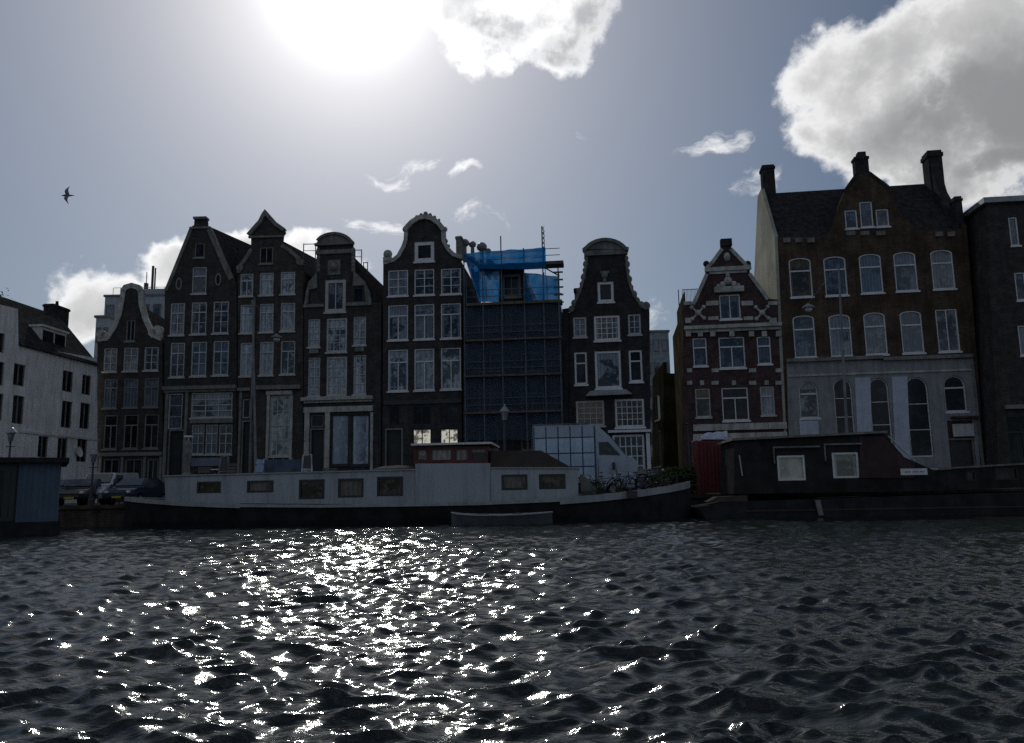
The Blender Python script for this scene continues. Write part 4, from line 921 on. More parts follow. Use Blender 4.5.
sp = [(125, .10, 498), (133, .8, 499), (150, 1.5, 500.5), (185, 2.1, 503), (240, 2.3, 505), (320, 2.35, 505.5), (400, 2.35, 504.5), (480, 2.35, 503), (560, 2.3, 499.5), (600, 2.2, 496.5), (640, 1.8, 492), (670, 1.1, 487.5), (685, .5, 484.5), (690, .08, 483)]
st = []
for (x, b, y) in sp: u, z = fb.uw(x, y, YC - b); st.append((u, b, max(z, .3)))
hull(st, t, 'hull', HULL, YC)
for side, nm in ((-1, 'rail'), (1, 'rail')):
    q = MB()
    for (u0, b0_, z0_), (u1, b1_, z1_) in zip(st[:-1], st[1:]):
        hh = .13 if u0 < fb.uw(560, 500)[0] else .30
        hh0 = .20 if u0 < fb.uw(200, 500)[0] else hh
        a0, a1 = YC + side * (b0_ + .05), YC + side * (b1_ + .05); c0, c1 = YC + side * (b0_ - .06), YC + side * (b1_ - .06)
        q.hexa([(u0, a0, z0_ - hh0 * .7), (u1, a1, z1_ - hh0 * .7), (u1, c1, z1_ - hh0 * .7), (u0, c0, z0_ - hh0 * .7), (u0, a0, z0_ + hh0 * .3), (u1, a1, z1_ + hh0 * .3), (u1, c1, z1_ + hh0 * .3), (u0, c0, z0_ + hh0 * .3)])
    q.build(nm, RAIL, t)
VF = .45      # front face of cabin
def F2(h_): return h_
class Cab:      # small helper giving .f/.root/.holes for the window builder
    pass
def cabin(poly, name, wins, m_, y1, style=None, gm=G_BO, fm=BLACK, root=t, fr_=fb, vf=VF, border=.09, thick=.12, wname='window', st_='plain'):
    C_ = House.__new__(House); C_.f = FrameV(fr_, vf); C_.root = root; C_.holes = []; C_.mbs = {}
    out = C_.f.pts(poly); part = MB()
    for wdef in wins: C_.win(*wdef[:4], wdef[4] if len(wdef) > 4 else st_, fm=fm, gm=gm, sill=False, name=wname, border=border, deep=-.02)
    for ch in [c for c in kids(root) if c.name.startswith(wname) and not c.get('_m')]: ch.location.y = vf; ch['_m'] = 1
    part.prism([(p[0], p[1]) for p in out], vf, vf + thick, C_.holes)
    part.prism([(p[0], p[1] - .004) for p in out], vf + thick + .002, y1)
    return part.build(name, m_, root)
class FrameV:
    def __init__(s, f, v): s.f, s.v = f, v
    def uw(s, x, y, v=0): return s.f.uw(x, y, s.v + v)
    def rect(s, a, b, c, d, v=0): return s.f.rect(a, b, c, d, s.v + v)
    def pts(s, L, v=0, base=0): return [s.f.uw(x, y, s.v) for x, y in L]
cabin([(165.5, 503), (164.5, 476.5), (415, 470), (415, 504.5)], 'cabin', [(197, 481.5, 221, 493), (247, 480.5, 273.5, 492.5), (299, 479.5, 324.5, 499), (338, 478.5, 363.5, 497.5), (377, 476.5, 403, 496)], CABW, 4.15)
cabin([(415.2, 504.5), (415.2, 463.5), (490, 463), (490, 503.5)], 'wheelhouse_base', [], CABW, 4.1, vf=VF - .05)
cabin([(490.3, 503.5), (490.3, 468.5), (578, 468.5), (578.5, 499.5)], 'cabin', [(501.5, 474.5, 527.5, 490), (539, 474, 565.5, 489)], CABW, 4.1)
a = fb.uw(198, 480, VF); 
# cabin roof edge strips
for (x0, y0, x1, y1) in ((164, 476.7, 415, 470.2), (490.3, 468.6, 579, 468.6)):
    (u0, z0_), (u1, z1_) = fb.uw(x0, y0, VF), fb.uw(x1, y1, VF)
    MB().hexa([(u0, VF - .06, z0_ + .003), (u1, VF - .06, z1_ + .003), (u1, 4.2, z1_ + .003), (u0, 4.2, z0_ + .003), (u0, VF - .06, z0_ + .06), (u1, VF - .06, z1_ + .06), (u1, 4.2, z1_ + .12), (u0, 4.2, z0_ + .12)]).build('cabin_roof', RAIL, t)
G_WH2 = glass('glass_wheelhouse', amount=1.2, curtain=(.34, .32, .29), dark=(.035, .03, .03))
cabin([(413.5, 463.2), (413.5, 446.3), (488, 446.3), (488, 462.8)], 'wheelhouse', [(417, 449, 427.5, 461), (430.5, 448.5, 452, 461), (455, 448.3, 468.5, 461), (471, 448, 486.5, 461)], MAHOG, 3.6, fm=MAHOG, gm=G_WH2, vf=VF + .1, border=.05, wname='wheelhouse_window')
u0, z0_ = fb.uw(411.5, 445.8, VF); u1, _ = fb.uw(492, 445.8, VF); MB().box(u0, u1, VF - .15, 3.9, z0_, z0_ + .09).build('wheelhouse_roof', WHITE, t)
# canvas cover aft of the wheelhouse
q = MB(); pts_ = fb.pts([(490.3, 468), (490.3, 450.5), (541, 450.5), (569, 466), (569, 468)], VF + .3); q.prism(pts_, VF + .3, 3.9); q.build('canvas_cover', CANV, t)
u0, w0_ = fb.uw(395, 471, 1); MB().lathe([(1.2, 0), (1.15, .12), (.7, .24), (.05, .28)], (u0, 1.6, w0_), 16).build('roof_dome', mat('roof_dome_canvas', (.10, .10, .095), rough=.9), t)
# bollards, anchor gear and hatch on the foredeck
q = MB()
for x in (587, 632): u, z = fb.uw(x, 496, .3); q.box(u - .22, u + .22, .12, .32, z - .1, z + .22)
q.build('mooring_bitts', BLACK, t)
u, z = fb.uw(592, 480, 1.2); MB().hexa([(u - .5, .9, z - .5), (u + .5, .9, z - .7), (u + .5, 1.5, z - .7), (u - .5, 1.5, z - .5), (u - .55, .9, z + .25), (u - .4, .9, z + .25), (u - .4, 1.5, z + .25), (u - .55, 1.5, z + .25)]).build('deck_board', STONE_D, t)
# dinghy
fd = Frame(449, 33.2, 551, 32.8, z0=0)
t2 = thing('dinghy', 'small grey rowing dinghy floating against the side of the black barge', 'dinghy', fd.A, fd.rz)
L_ = fd.L; zz = [fd.uw(449 + 102 * s / 8, 504.5, 0)[1] for s in range(9)]
zt = .44; std = [(0, .06, zt + .08), (.3, .38, zt + .02), (1, .62, zt - .03), (2.2, .7, zt - .05), (3.2, .62, zt - .02), (3.8, .42, zt + .01), (L_, .12, zt + .04)]
hull(std, t2, 'hull', mat('dinghy_grey', (.08, .084, .086), rough=.6, grime=.4), .6, z_low=-.12)
q = MB()
for (a_, b_, c_), (d_, e_, f_) in zip(std[:-1], std[1:]):
    for s in (-1, 1): q.cyl((a_, .6 + s * b_, c_), (d_, .6 + s * e_, f_), .035, 6)
q.build('gunwale', RAIL, t2); MB().box(1.2, 1.5, .1, 1.1, zt - .02, zt + .02).box(2.6, 2.9, .1, 1.1, zt - .02, zt + .02).build('thwart', PLANK, t2)

# things on the barge roof
def at(fr_, x, y, v=0): u, w_ = fr_.uw(x, y, v); return fr_.world(u, v, w_)
def roofz(x, v=1.0): return fb.uw(x, 473 - (x - 165) * .012, v)
u, z = fb.uw(187, 476, 1.0); ub, zt_ = fb.uw(189, 436, 1.0)
t3 = thing('figurehead_post', 'carved pale post standing at the left end of the white cabin roof', 'post', fb.world(u, 1.0, z + .02), fb.rz)
hh = zt_ - z
MB().lathe([(.24, 0), (.22, .08), (.13, .15), (.10, .5), (.15, .75), (.17, 1.0), (.11, 1.25), (.15, 1.42), (.12, 1.55), (.05, 1.66)], n=12).build('post', STONE_D, t3)
MB().box(-.16, .16, -.14, .14, hh - .08, hh).cyl((0, 0, 1.6), (0, 0, hh - .07), .03).build('cap', WHITE, t3)
def aframe(x, y, label, m_, hgt, wd):
    u, z = fb.uw(x, y, 1.4); t_ = thing('folding_sign', label, 'folding stand', fb.world(u, 1.4, z), fb.rz + .3)
    for s in (-1, 1):
        q = MB(); 
        for k in (-1, 1): q.cyl((k * wd / 2, s * .3, .02), (k * wd / 2 * .8, s * .02, hgt), .035, 6)
        q.cyl((-wd / 2, s * .26, .15), (wd / 2, s * .26, .15), .03, 6); q.cyl((-wd / 2 * .8, s * .03, hgt), (wd / 2 * .8, s * .03, hgt), .03, 6); q.build('frame', m_, t_)
    MB().hexa([(-wd * .42, -.26, .2), (wd * .42, -.26, .2), (wd * .42, -.22, .2), (-wd * .42, -.22, .2), (-wd * .36, -.05, hgt - .06), (wd * .36, -.05, hgt - .06), (wd * .36, -.01, hgt - .06), (-wd * .36, -.01, hgt - .06)]).build('panel', BLACK, t_)
aframe(307, 473, 'pale folding stand on the cabin roof in front of the carved shop door', STONE, .85, .45)
aframe(224, 475, 'dark folding stand with thin pale legs on the cabin roof near the carved post', STONE_D, .85, .4)
u, z = fb.uw(259, 474.5, 1.3); t4 = thing('deck_chair', 'pale blue folded deck chair on the cabin roof below the tall lace window', 'deck chair', fb.world(u, 1.3, z), fb.rz)
q = MB(); 
for s in (-1, 1): q.cyl((s * .2, -.1, 0), (s * .16, .2, .72), .025, 6); q.cyl((s * .2, .3, 0), (s * .16, 0, .55), .025, 6)
q.build('frame', STEEL, t4); MB().hexa([(-.2, -.05, .1), (.2, -.05, .1), (.2, -.02, .1), (-.2, -.02, .1), (-.17, .17, .7), (.17, .17, .7), (.17, .2, .7), (-.17, .2, .7)]).build('seat', mat('cloth_pale_blue', (.22, .32, .42), rough=.9), t4)
u, z = fb.uw(215.5, 472.5, 1.3); t5 = thing('roof_lamp', 'small white upturned tray catching light on the cabin roof', 'tray', fb.world(u, 1.3, z), fb.rz)
MB().box(-.22, .22, -.15, .15, .12, .16).build('top', WHITE, t5); MB().box(-.03, .03, -.03, .03, 0, .12).build('leg', BLACK, t5)

u, z = fb.uw(263, 474.5, 1.9); u2 = fb.uw(301, 474, 1.9)[0]
t6 = thing('windbreak', 'low blue-grey cloth windbreak on the cabin roof beside the pale blue deck chair', 'windbreak', fb.world(u, 1.9, z), fb.rz)
wl = u2 - u; q = MB(); n = 16
q.add([(wl * i / n, .05 * math.sin(i * 1.9), zz) for i in range(n + 1) for zz in (.08, .68)], [(2 * i, 2 * i + 2, 2 * i + 3, 2 * i + 1) for i in range(n)]); q.build('cloth', mat('cloth_blue_grey', (.08, .11, .15), rough=.9), t6)
for i in range(5): MB().cyl((wl * i / 4, .06, 0), (wl * i / 4, .06, .78), .025, 6).build('post', STONE_D, t6)
for x, wd, hh, lb in ((205, .5, .28, 'low dark crate on the cabin roof just right of the carved post'), (232, .35, .45, 'dark upright crate on the cabin roof right of the dark folding stand'), (330, .6, .22, 'long low dark crate on the cabin roof in front of the shop windows'), (288, .4, .2, 'small dark crate on the cabin roof in front of the windbreak')):
    u, z = fb.uw(x, 473.5, 1.2); t7 = thing('crate', lb, 'crate', fb.world(u, 1.2, z + .03), fb.rz + .1, 'crates on the barge roof')
    q = MB()
    for k in range(3): q.box(-wd / 2, wd / 2, -.2, -.18, hh * k / 3 + .01, hh * (k + 1) / 3 - .02); q.box(-wd / 2, wd / 2, .18, .2, hh * k / 3 + .01, hh * (k + 1) / 3 - .02); q.box(-wd / 2, -wd / 2 + .02, -.18, .18, hh * k / 3 + .01, hh * (k + 1) / 3 - .02); q.box(wd / 2 - .02, wd / 2, -.18, .18, hh * k / 3 + .01, hh * (k + 1) / 3 - .02)
    q.box(-wd / 2 + .02, wd / 2 - .02, -.18, .18, 0, .02); q.build('slats', PLANK, t7); q = MB()
    for sx in (-1, 1):
        for sy in (-1, 1): q.box(sx * (wd / 2 - .04) - .02, sx * (wd / 2 - .04) + .02, sy * .16 - .015, sy * .16 + .015, .02, hh)
    q.build('corner_posts', PLANK, t7)
# bicycles on the foredeck and along the quay
TYRE = mat('rubber', (.012, .012, .012), rough=.8)
def make_bike():
    b = thing('bicycle', 'x', 'bicycle')
    for x in (-.52, .52):
        w_ = MB().ring((x, 0, .34), .33, .02, n=24, k=5).build('wheel', TYRE, b); q = MB()
        for i in range(10): a = math.pi * 2 * i / 10; q.cyl((x, 0, .34), (x + .31 * math.cos(a), 0, .34 + .31 * math.sin(a)), .004, 4)
        q.build('spokes', STEEL, w_)
    q = MB(); q.tube([(-.52, 0, .34), (-.05, 0, .32), (-.17, 0, .80), (-.52, 0, .34)], .016, 6); q.tube([(-.15, 0, .74), (.36, 0, .80), (-.05, 0, .32)], .018, 6); q.tube([(.52, 0, .34), (.38, 0, .72), (.34, 0, .98)], .016, 6); q.build('frame', BLACK, b)
    q = MB(); q.tube([(.12, -.26, .98), (.30, -.24, 1.02), (.34, 0, .99), (.30, .24, 1.02), (.12, .26, .98)], .014, 6); q.build('handlebar', STEEL, b)
    MB().ball((-.19, 0, .86), .12, 1, .35).build('saddle', BLACK, b)
    q = MB(); q.box(-.75, -.28, -.07, .07, .70, .715); q.build('carrier', BLACK, b); MB().disc((-.05, .32), .09, -.03, -.02).build('chainwheel', STEEL, b)
    MB().ball((.46, 0, .86), .05).build('headlight', WHITE, b)
    return b
bike = make_bike()
spots = [(583, 1.9, .25, 'd'), (606, 2.6, -.2, 'd'), (622, 2.2, .5, 'd'), (640, 2.7, .1, 'd'), (655, 2.4, -.5, 'd')]
first = True
blabs = ['black bicycle leaning beside the right end of the white cabin', 'black bicycle on the foredeck below the white van door', 'black bicycle on the foredeck below the white van bonnet',
         'black bicycle on the foredeck just past the van bonnet', 'black bicycle nearest the pointed bow of the barge']
for (x, v, rz, _), lb in zip(spots, blabs):
    o = bike if first else copy_tree(bike); first = False
    u, z = fb.uw(x, 500, v); zd = np.interp(u, [s_[0] for s_ in st], [s_[2] for s_ in st]); o.location = fb.world(u, v, zd + .02); o.rotation_euler = (R(6), 0, rz); tag(o, lb, 'bicycle', 'bicycles on the barge foredeck')
qb = [(128, 45.5, 1.4, 'black bicycle parked on the street in front of the small bell gable'), (450, 44, 1.2, None), (640, 42, .2, 'black bicycle parked on the quay below the gridded white shop window'), (668, 41.5, .4, 'black bicycle parked against the green hedge'), (940, 41, 0, 'black bicycle parked on the quay under the arched corner windows')]
for x, Y, rz, lb in qb:
    if not lb: continue
    o = copy_tree(bike); d = ray(x, hor(x)); o.location = (d.x * Y / d.y, Y, STREET + .01); o.rotation_euler = (0, 0, rz); tag(o, lb, 'bicycle', 'bicycles on the quay')
# pots with pale blooms on the foredeck
PLT = mat('leaf_dark', (.035, .055, .025), rough=.6, var=.4, scale=6); PALEF = mat('petal_pale', (.5, .5, .42), rough=.7)
def leafy(n, rx, ry, rz_, seed, size=.07, up=0):
    rr = random.Random(seed); q = MB()
    for i in range(n):
        d = Vector((rr.gauss(0, .45) * rx, rr.gauss(0, .45) * ry, rr.random() * rz_)); a = Vector((rr.uniform(-1, 1), rr.uniform(-1, 1), rr.uniform(-1, 1))).normalized() * size * rr.uniform(.6, 1.3)
        b = a.cross(Vector((rr.uniform(-1, 1), rr.uniform(-1, 1), rr.uniform(-1, 1)))).normalized() * size * .55; q.add([d - a, d + b, d + a, d - b], [(0, 1, 2, 3)])
    return q
for i, (x, v, lb) in enumerate([(600, .9, 'low potted plant on the foredeck by the dark fairlead'), (619, .8, 'pale-flowered pot under the van on the foredeck'), (653, 1.4, 'pale-flowered pot at the middle of the bow rail'), (665, 1.6, 'pale-flowered pot nearest the bow tip')]):
    u, z = fb.uw(x, 490, v); zd = float(np.interp(u, [s_[0] for s_ in st], [s_[2] for s_ in st]))
    p_ = thing('flower_pot', lb, 'potted plant', fb.world(u, v, zd), 0, 'potted plants on the foredeck')
    MB().lathe([(.12, 0), (.17, .22), (.18, .25), (.14, .25)], n=12).build('pot', BRICK_OR, p_); f_ = leafy(140, .35, .35, .45, i, .06); fo = f_.build('foliage', PLT, p_); fo.location.z = .22
    if i: q = leafy(10, .2, .2, .1, i + 9, .07); q2 = q.build('flowers', PALEF, p_); q2.location.z = .3
# ------------------------------------------------------------------ right houseboat
RB = mat('houseboat_timber', (.036, .033, .033), rough=.85, var=.3, grime=.5); RBR = mat('houseboat_red_brown', (.052, .032, .034), rough=.7, var=.3, grime=.4)
fh = Frame(690, 35.2, 1060, 34.2, z0=0)
t = thing('houseboat', 'long dark timber houseboat with two white-framed windows and a sloping end', 'houseboat', fh.A, fh.rz)
q = MB(); u0, w0_ = fh.uw(720, 488, 0); u1, _ = fh.uw(1058, 488, 0)
q.prism([(u0 - 1, .5), (u0 - .4, -.4), (u1, -.4), (u1, .95), (u0 + .3, .72)], 0, 4.1); q.build('hull', HULL, t)
MB().box(u0 + 1, u1, -.03, 0.05, .30, .36).build('rubbing_strip', CANV, t)
G_RB = glass('glass_houseboat', amount=.9, curtain=(.42, .42, .34), dark=(.05, .06, .05), fold=1.2)
cabin([(734, 494), (734, 441.5), (884, 434), (904, 457), (938, 472), (938, 491)], 'cabin', [(777.5, 455.5, 805, 480.5), (832.5, 452.5, 858.5, 478)], RB, 3.6, fm=WHITE, gm=G_RB, root=t, fr_=fh, vf=.5, border=.085)
(ua, za), (ub, zb) = fh.uw(731, 440.8, .5), fh.uw(886, 433.2, .5); MB().hexa([(ua, .3, za), (ub, .3, zb), (ub, 3.8, zb), (ua, 3.8, za), (ua, .3, za + .1), (ub, .3, zb + .1), (ub, 3.8, zb + .1), (ua, 3.8, za + .1)]).build('roof', STONE_D, t)
q = MB(); L1 = [fh.uw(*p_, .5) for p_ in ((884, 434), (890, 435), (918, 457), (938, 472), (930, 473), (904, 458))]; q.prism(L1, .44, .52); q.build('stair_rail', OFFW, t) if False else None
(ua, za), (ub, zb) = fh.uw(888, 436, .42), fh.uw(915, 461, .42); MB().cyl((ua, .42, za), (ub, .42, zb), .035, 6).build('handrail', OFFW, t)
cabin([(859.5, 478), (859.5, 437), (884.5, 436), (903, 457.5), (915, 462), (915, 478)], 'red_panel', [], RBR, .49, root=t, fr_=fh, vf=.44, thick=.02)
for i, (x0, x1, y) in enumerate(((773, 820, 447.5), (824, 862, 444.5))):
    (ua, za), (ub, _) = fh.uw(x0, y, .35), fh.uw(x1, y, .35); q = MB().box(ua, ub, .33, .40, za - .03, za + .04); q.box(ua, ua + .05, .34, .39, za - .7, za - .033); q.build('awning_rail', STONE_D, t)
cabin([(938.3, 491), (938.3, 470), (1058, 463), (1058, 486)], 'low_cabin', [(966, 471, 976, 481), (995, 468, 1018, 480)], RB, 3.5, fm=RBR, gm=G_DK, root=t, fr_=fh, vf=.5, border=.06, wname='low_window')
(ua, za), (ub, zb) = fh.uw(938, 469.5, .4), fh.uw(1058, 462.5, .4); MB().hexa([(ua, .4, za), (ub, .4, zb), (ub, 3.6, zb), (ua, 3.6, za), (ua, .4, za + .07), (ub, .4, zb + .07), (ub, 3.6, zb + .07), (ua, 3.6, za + .07)]).build('coaming', STONE_D, t)
a, b, c, d = fh.rect(900.5, 468.5, 927, 475, .4); MB().box(a, b, .36, .43, c, d).build('name_board', WHITE, t); q = MB(); 
for k in range(14): q.box(a + .12 + k * .062, a + .155 + k * .062, .352, .359, (c + d) / 2 - .03, (c + d) / 2 + .03) if k % 5 else None
q.build('name_marks', STONE_D, t)
q = MB(); u, z = fh.uw(741, 455, .3); q.cyl((u, .3, z - 1.1 + .2), (u - .08, .3, z), .03, 6); q.build('boat_hook', STEEL, t)
u, z = fh.uw(820, 500, -.1); MB().hexa([(u - .1, -.12, .1), (u + .1, -.12, .1), (u + .1, -.05, .1), (u - .1, -.05, .1), (u - .22, -.12, .75), (u, -.12, .75), (u, -.05, .75), (u - .22, -.05, .75)]).build('ladder_board', STONE_D, t)
u, z = fh.uw(728, 490, .4); MB().hexa([(u - .9, .3, .74), (u + .8, .3, .74), (u + .8, 1.4, .74), (u - .9, 1.4, .74), (u - .5, .3, .95), (u + .8, .3, 1.0), (u + .8, 1.4, 1.0), (u - .5, 1.4, .95)]).build('foredeck', CANV, t)
# red container with white tarp, on the quay
fq = Frame(698, 40.6, 731, 40.4)
t = thing('builders_container', 'dark red steel container on the quay behind the timber houseboat', 'container', fq.A, fq.rz)
ht = fq.uw(714, 440.5)[1]; q = MB(); q.box(0, fq.L, 0, 1.6, .1, ht)
CR = mat('container_red', (.13, .03, .028), rough=.6, grime=.4, var=.2)
for i in range(9): u = fq.L * (i + .5) / 9; q.box(u - .04, u + .04, -.05, -.002, .15, ht - .1)
q.build('body', CR, t); q = MB()
for u in (.03, fq.L - .03): q.box(u - .06, u + .06, -.07, 1.65, 0, ht + .02)
q.build('corner_posts', CR, t)
q = MB(); bm = []; ta = fq.uw(716, 440)[0]; fs_ = fq.pts([(702.5, 440.2), (704, 434.5), (709, 432.5), (713, 433.5), (717, 431.8), (722, 432.5), (727.5, 430.8), (728.5, 440)]); q.prism([(p_[0], p_[1] + .03) for p_ in fs_], .05, 1.4)
o = q.build('tarpaulin', mat('tarp_white', (.55, .60, .70), rough=.7, var=.15, scale=5), None, bevel=.03); o.location = fq.A; o.rotation_euler = (0, 0, fq.rz); tag(o, 'crumpled white tarpaulin lying on top of the red container', 'tarpaulin')
a, b, c, d = Frame(729, 41, 735, 41).rect(729, 441, 734, 471)
fz = Frame(729, 41, 735, 41); t = thing('notice_post', 'narrow pale notice board between the red container and the timber houseboat', 'notice board', fz.A, fz.rz)
MB().box(0, .26, 0, .06, .3, 2.1).build('board', BLUEW, t); MB().cyl((.05, .1, 0), (.05, .1, 2.1), .03).cyl((.22, .1, 0), (.22, .1, 2.1), .03).build('post', BLACK, t)
# hedge
d = ray(683, hor(683)); hp = Vector((d.x * 41.6 / d.y, 41.6, STREET)); t = thing('hedge', 'rounded green hedge on the quay left of the red container', 'hedge', hp)
leafy(2600, 1.15, .6, 1.45, 5, .085).build('foliage', mat('hedge_green', (.06, .085, .022), rough=.6, var=.4, scale=5), t)
q = MB(); 
for i in range(5): q.cyl((-.8 + i * .4, 0, 0), (-.8 + i * .42, .05, .9), .03, 6)
q.build('stem', BRICK_BK, t)
# quay railings
def railing(x0, x1, Y, lb):
    f_ = Frame(x0, Y, x1, Y); t_ = thing('railing', lb, 'railing', f_.A, f_.rz, 'railings on the quay edge'); n = max(2, int(f_.L / 1.5)); q = MB()
    for z in (.5, 1.0): q.cyl((0, 0, z), (f_.L, 0, z), .025, 6)
    q.build('rail', BLACK, t_)
    for i in range(n + 1): MB().cyl((f_.L * i / n, 0, 0), (f_.L * i / n, 0, 1.05), .035, 6).build('post', BLACK, t_)
railing(655, 700, 40.0, 'black quay railing in front of the hedge'); railing(985, 1060, 40.0, 'black quay railing at the right edge of the photo')
# tall posts in the alley mouth
for x, yt, lb in ((690.5, 424, 'thin dark post nearest the red house corner, left of the container'), (662, 432, 'thin dark post at the alley mouth')):
    Y = 46; d = ray(x, hor(x)); k = Y / d.y; dt = ray(x, yt); z = CAM.z + dt.z * Y / dt.y
    o = MB().cyl((0, 0, 0), (0, 0, z - STREET), .07, 8).ball((0, 0, z - STREET), .1).build('street_post', BLACK); o.location = (d.x * k, Y, STREET); tag(o, lb, 'post')
# ------------------------------------------------------------------ left houseboat
fl = Frame(-90, 29.6, 58.5, 32.0, z0=0)
t = thing('houseboat', 'blue-grey box houseboat with flat dark roof at the left edge of the photo', 'houseboat', fl.A, fl.rz)
LB = mat('houseboat_blue', (.075, .105, .145), rough=.6, var=.1, grime=.3)
L_ = fl.L; zr = fl.uw(30, 463)[1]; zh = fl.uw(30, 522)[1]
MB().box(-.3, L_ + .12, -.25, 4.2, -.6, zh).build('hull', HULL, t)
u17 = fl.uw(17.5, 490)[0]; un2 = fl.uw(3, 490)[0]; un3 = fl.uw(-1, 490)[0]
MB().box(0, L_, .12, 4, zh + .003, zr).build('cabin_core', BLACK, t)
q = MB().box(u17, L_ + .02, .0, .117, zh + .003, zr - .003)
for i in range(7): u = u17 + (L_ - u17) * (i + .5) / 7; q.box(u - .02, u + .02, -.02, -.002, zh + .1, zr - .1)
q.build('wall', LB, t); MB().box(0, un3 - .6, 0, .117, zh + .003, zr - .003).build('wall', LB, t)
f_ = MB().prism([(un3 - .5, zh + .05), (u17 - .08, zh + .05), (u17 - .08, zr - .1), (un3 - .5, zr - .1)], .0, .11, [[(un3 - .3, zh + .2), (un2 + .0, zh + .2), (un2, zr - .3), (un3 - .3, zr - .3)], [(un2 + .2, zh + .2), (u17 - .25, zh + .2), (u17 - .25, zr - .3), (un2 + .2, zr - .3)]]).build('door_frame', DARKP, t)
MB().box(un3 - .35, u17 - .2, .06, .08, zh + .15, zr - .2).build('door_glass', G_DK, t)
MB().box(-.4, L_ + .28, -.4, 4.3, zr + .003, zr + .2).build('roof', RB, t)

# ------------------------------------------------------------------ vehicles
GV = glass('glass_vehicle', amount=.15, curtain=(.10, .12, .14), dark=(.02, .025, .03)); CHR = mat('headlamp_glass', (.5, .5, .5), rough=.15)
def wheel(par, x, y, r=.32, wd=.22):
    w_ = MB().cyl((x - wd / 2, y, r), (x + wd / 2, y, r), r, 18).build('wheel', TYRE, par); MB().cyl((x - wd / 2 - .01, y, r), (x + wd / 2 + .01, y, r), r * .6, 14).build('rim', STEEL, w_)
def make_car(name, label, loc, rz, paint, van=False):
    """nose towards -y"""
    c = thing(name, label, 'van' if van else 'car', loc, rz)
    Wd = .88; prof = [(-2.1, .35), (-2.15, .62), (-2.0, .82), (-1.1, .98), (-.35, 1.46), (.9, 1.50), (1.75, 1.15), (2.05, .95), (2.1, .4)] if not van else [(-2.3, .35), (-2.35, .75), (-2.2, 1.0), (-1.55, 1.15), (-.95, 1.82), (2.2, 1.90), (2.32, 1.75), (2.34, .4)]
    def body(prof, x, tuck=.0):
        n = len(prof); q = MB(); zb = .98 if not van else 1.15
        def W(z): return Wd if z <= zb else Wd - (z - zb) * (.28 if not van else .12)
        q.add([(-W(z), y, z) for y, z in prof] + [(W(z), y, z) for y, z in prof], [tuple(range(n)), tuple(range(n, 2 * n))[::-1]] + [(i, (i + 1) % n, (i + 1) % n + n, i + n) for i in range(n)])
        return q
    body(prof, 0).build('body', mat(paint[0], paint[1], rough=.25, var=.03, coat=.6), c, bevel=.05)
    if van:
        ws = [(-.74, -1.50, 1.26), (.74, -1.50, 1.26), (.68, -1.03, 1.76), (-.68, -1.03, 1.76)]
    else: ws = [(-.76, -1.02, 1.05), (.76, -1.02, 1.05), (.62, -.42, 1.43), (-.62, -.42, 1.43)]
    MB().hexa([(x, y - .035, z + .03) for x, y, z in ws] + [(x, y + .05, z - .05) for x, y, z in ws]).build('windscreen', GV, c)
    for s in (-1, 1):
        if van: P_ = [(-1.2, 1.25), (-.9, 1.68), (.0, 1.72), (.0, 1.25)]
        else: P_ = [(-.8, 1.03), (-.35, 1.38), (.85, 1.40), (1.4, 1.10), (1.3, 1.03)]
        zb = .98 if not van else 1.15; kx = .28 if not van else .12; n = len(P_)
        q = MB(); q.add([(s * (Wd + .006 - (z - zb) * kx), y, z) for y, z in P_] + [(s * (Wd - .02 - (z - zb) * kx), y, z) for y, z in P_], [tuple(range(n)), tuple(range(n, 2 * n))[::-1]] + [(i, (i + 1) % n, (i + 1) % n + n, i + n) for i in range(n)])
        q.build('side_window', GV, c)
        MB().ball((s * .62, -2.12 if not van else -2.32, .70), .13, 1, .7).build('headlight', CHR, c)
        MB().box(s * .98 - .1, s * .98 + .1, -.95 if not van else -1.35, -.8 if not van else -1.2, 1.0 if not van else 1.2, 1.14 if not van else 1.45).build('mirror', BLACK, c)
        for y in (-1.35, 1.3): wheel(c, s * .80, y)
    MB().box(-.5, .5, -2.19 if not van else -2.39, -2.1 if not van else -2.3, .45, .6).build('grille', BLACK, c)
    MB().box(-.26, .26, -2.21 if not van else -2.41, -2.191 if not van else -2.391, .38, .48).build('number_plate', mat('plate_yellow', (.3, .22, .03), rough=.5), c)
    return c
def street(x, Y): d = ray(x, hor(x)); return (d.x * Y / d.y, Y, STREET + .005)
make_car('parked_car', 'pale blue-grey car parked just right of the blue-grey houseboat', street(69, 46), .35, ('car_paint_pale', (.20, .25, .30)))
make_car('parked_car', 'black car parked between the pale car and the white van', street(86, 45.5), .1, ('car_paint_black', (.015, .016, .018)))
make_car('parked_van', 'small white van parked nose to the canal below the small bell gable', street(107.5, 47), .05, ('van_paint_white', (.40, .43, .46)), van=True)
make_car('parked_car', 'dark blue car parked right of the small white van', street(137, 46), -.05, ('car_paint_navy', (.02, .03, .05)))
make_car('parked_car', 'dark grey car mostly hidden behind the foredeck bicycles', street(652, 45), .9, ('car_paint_grey', (.05, .055, .06)))
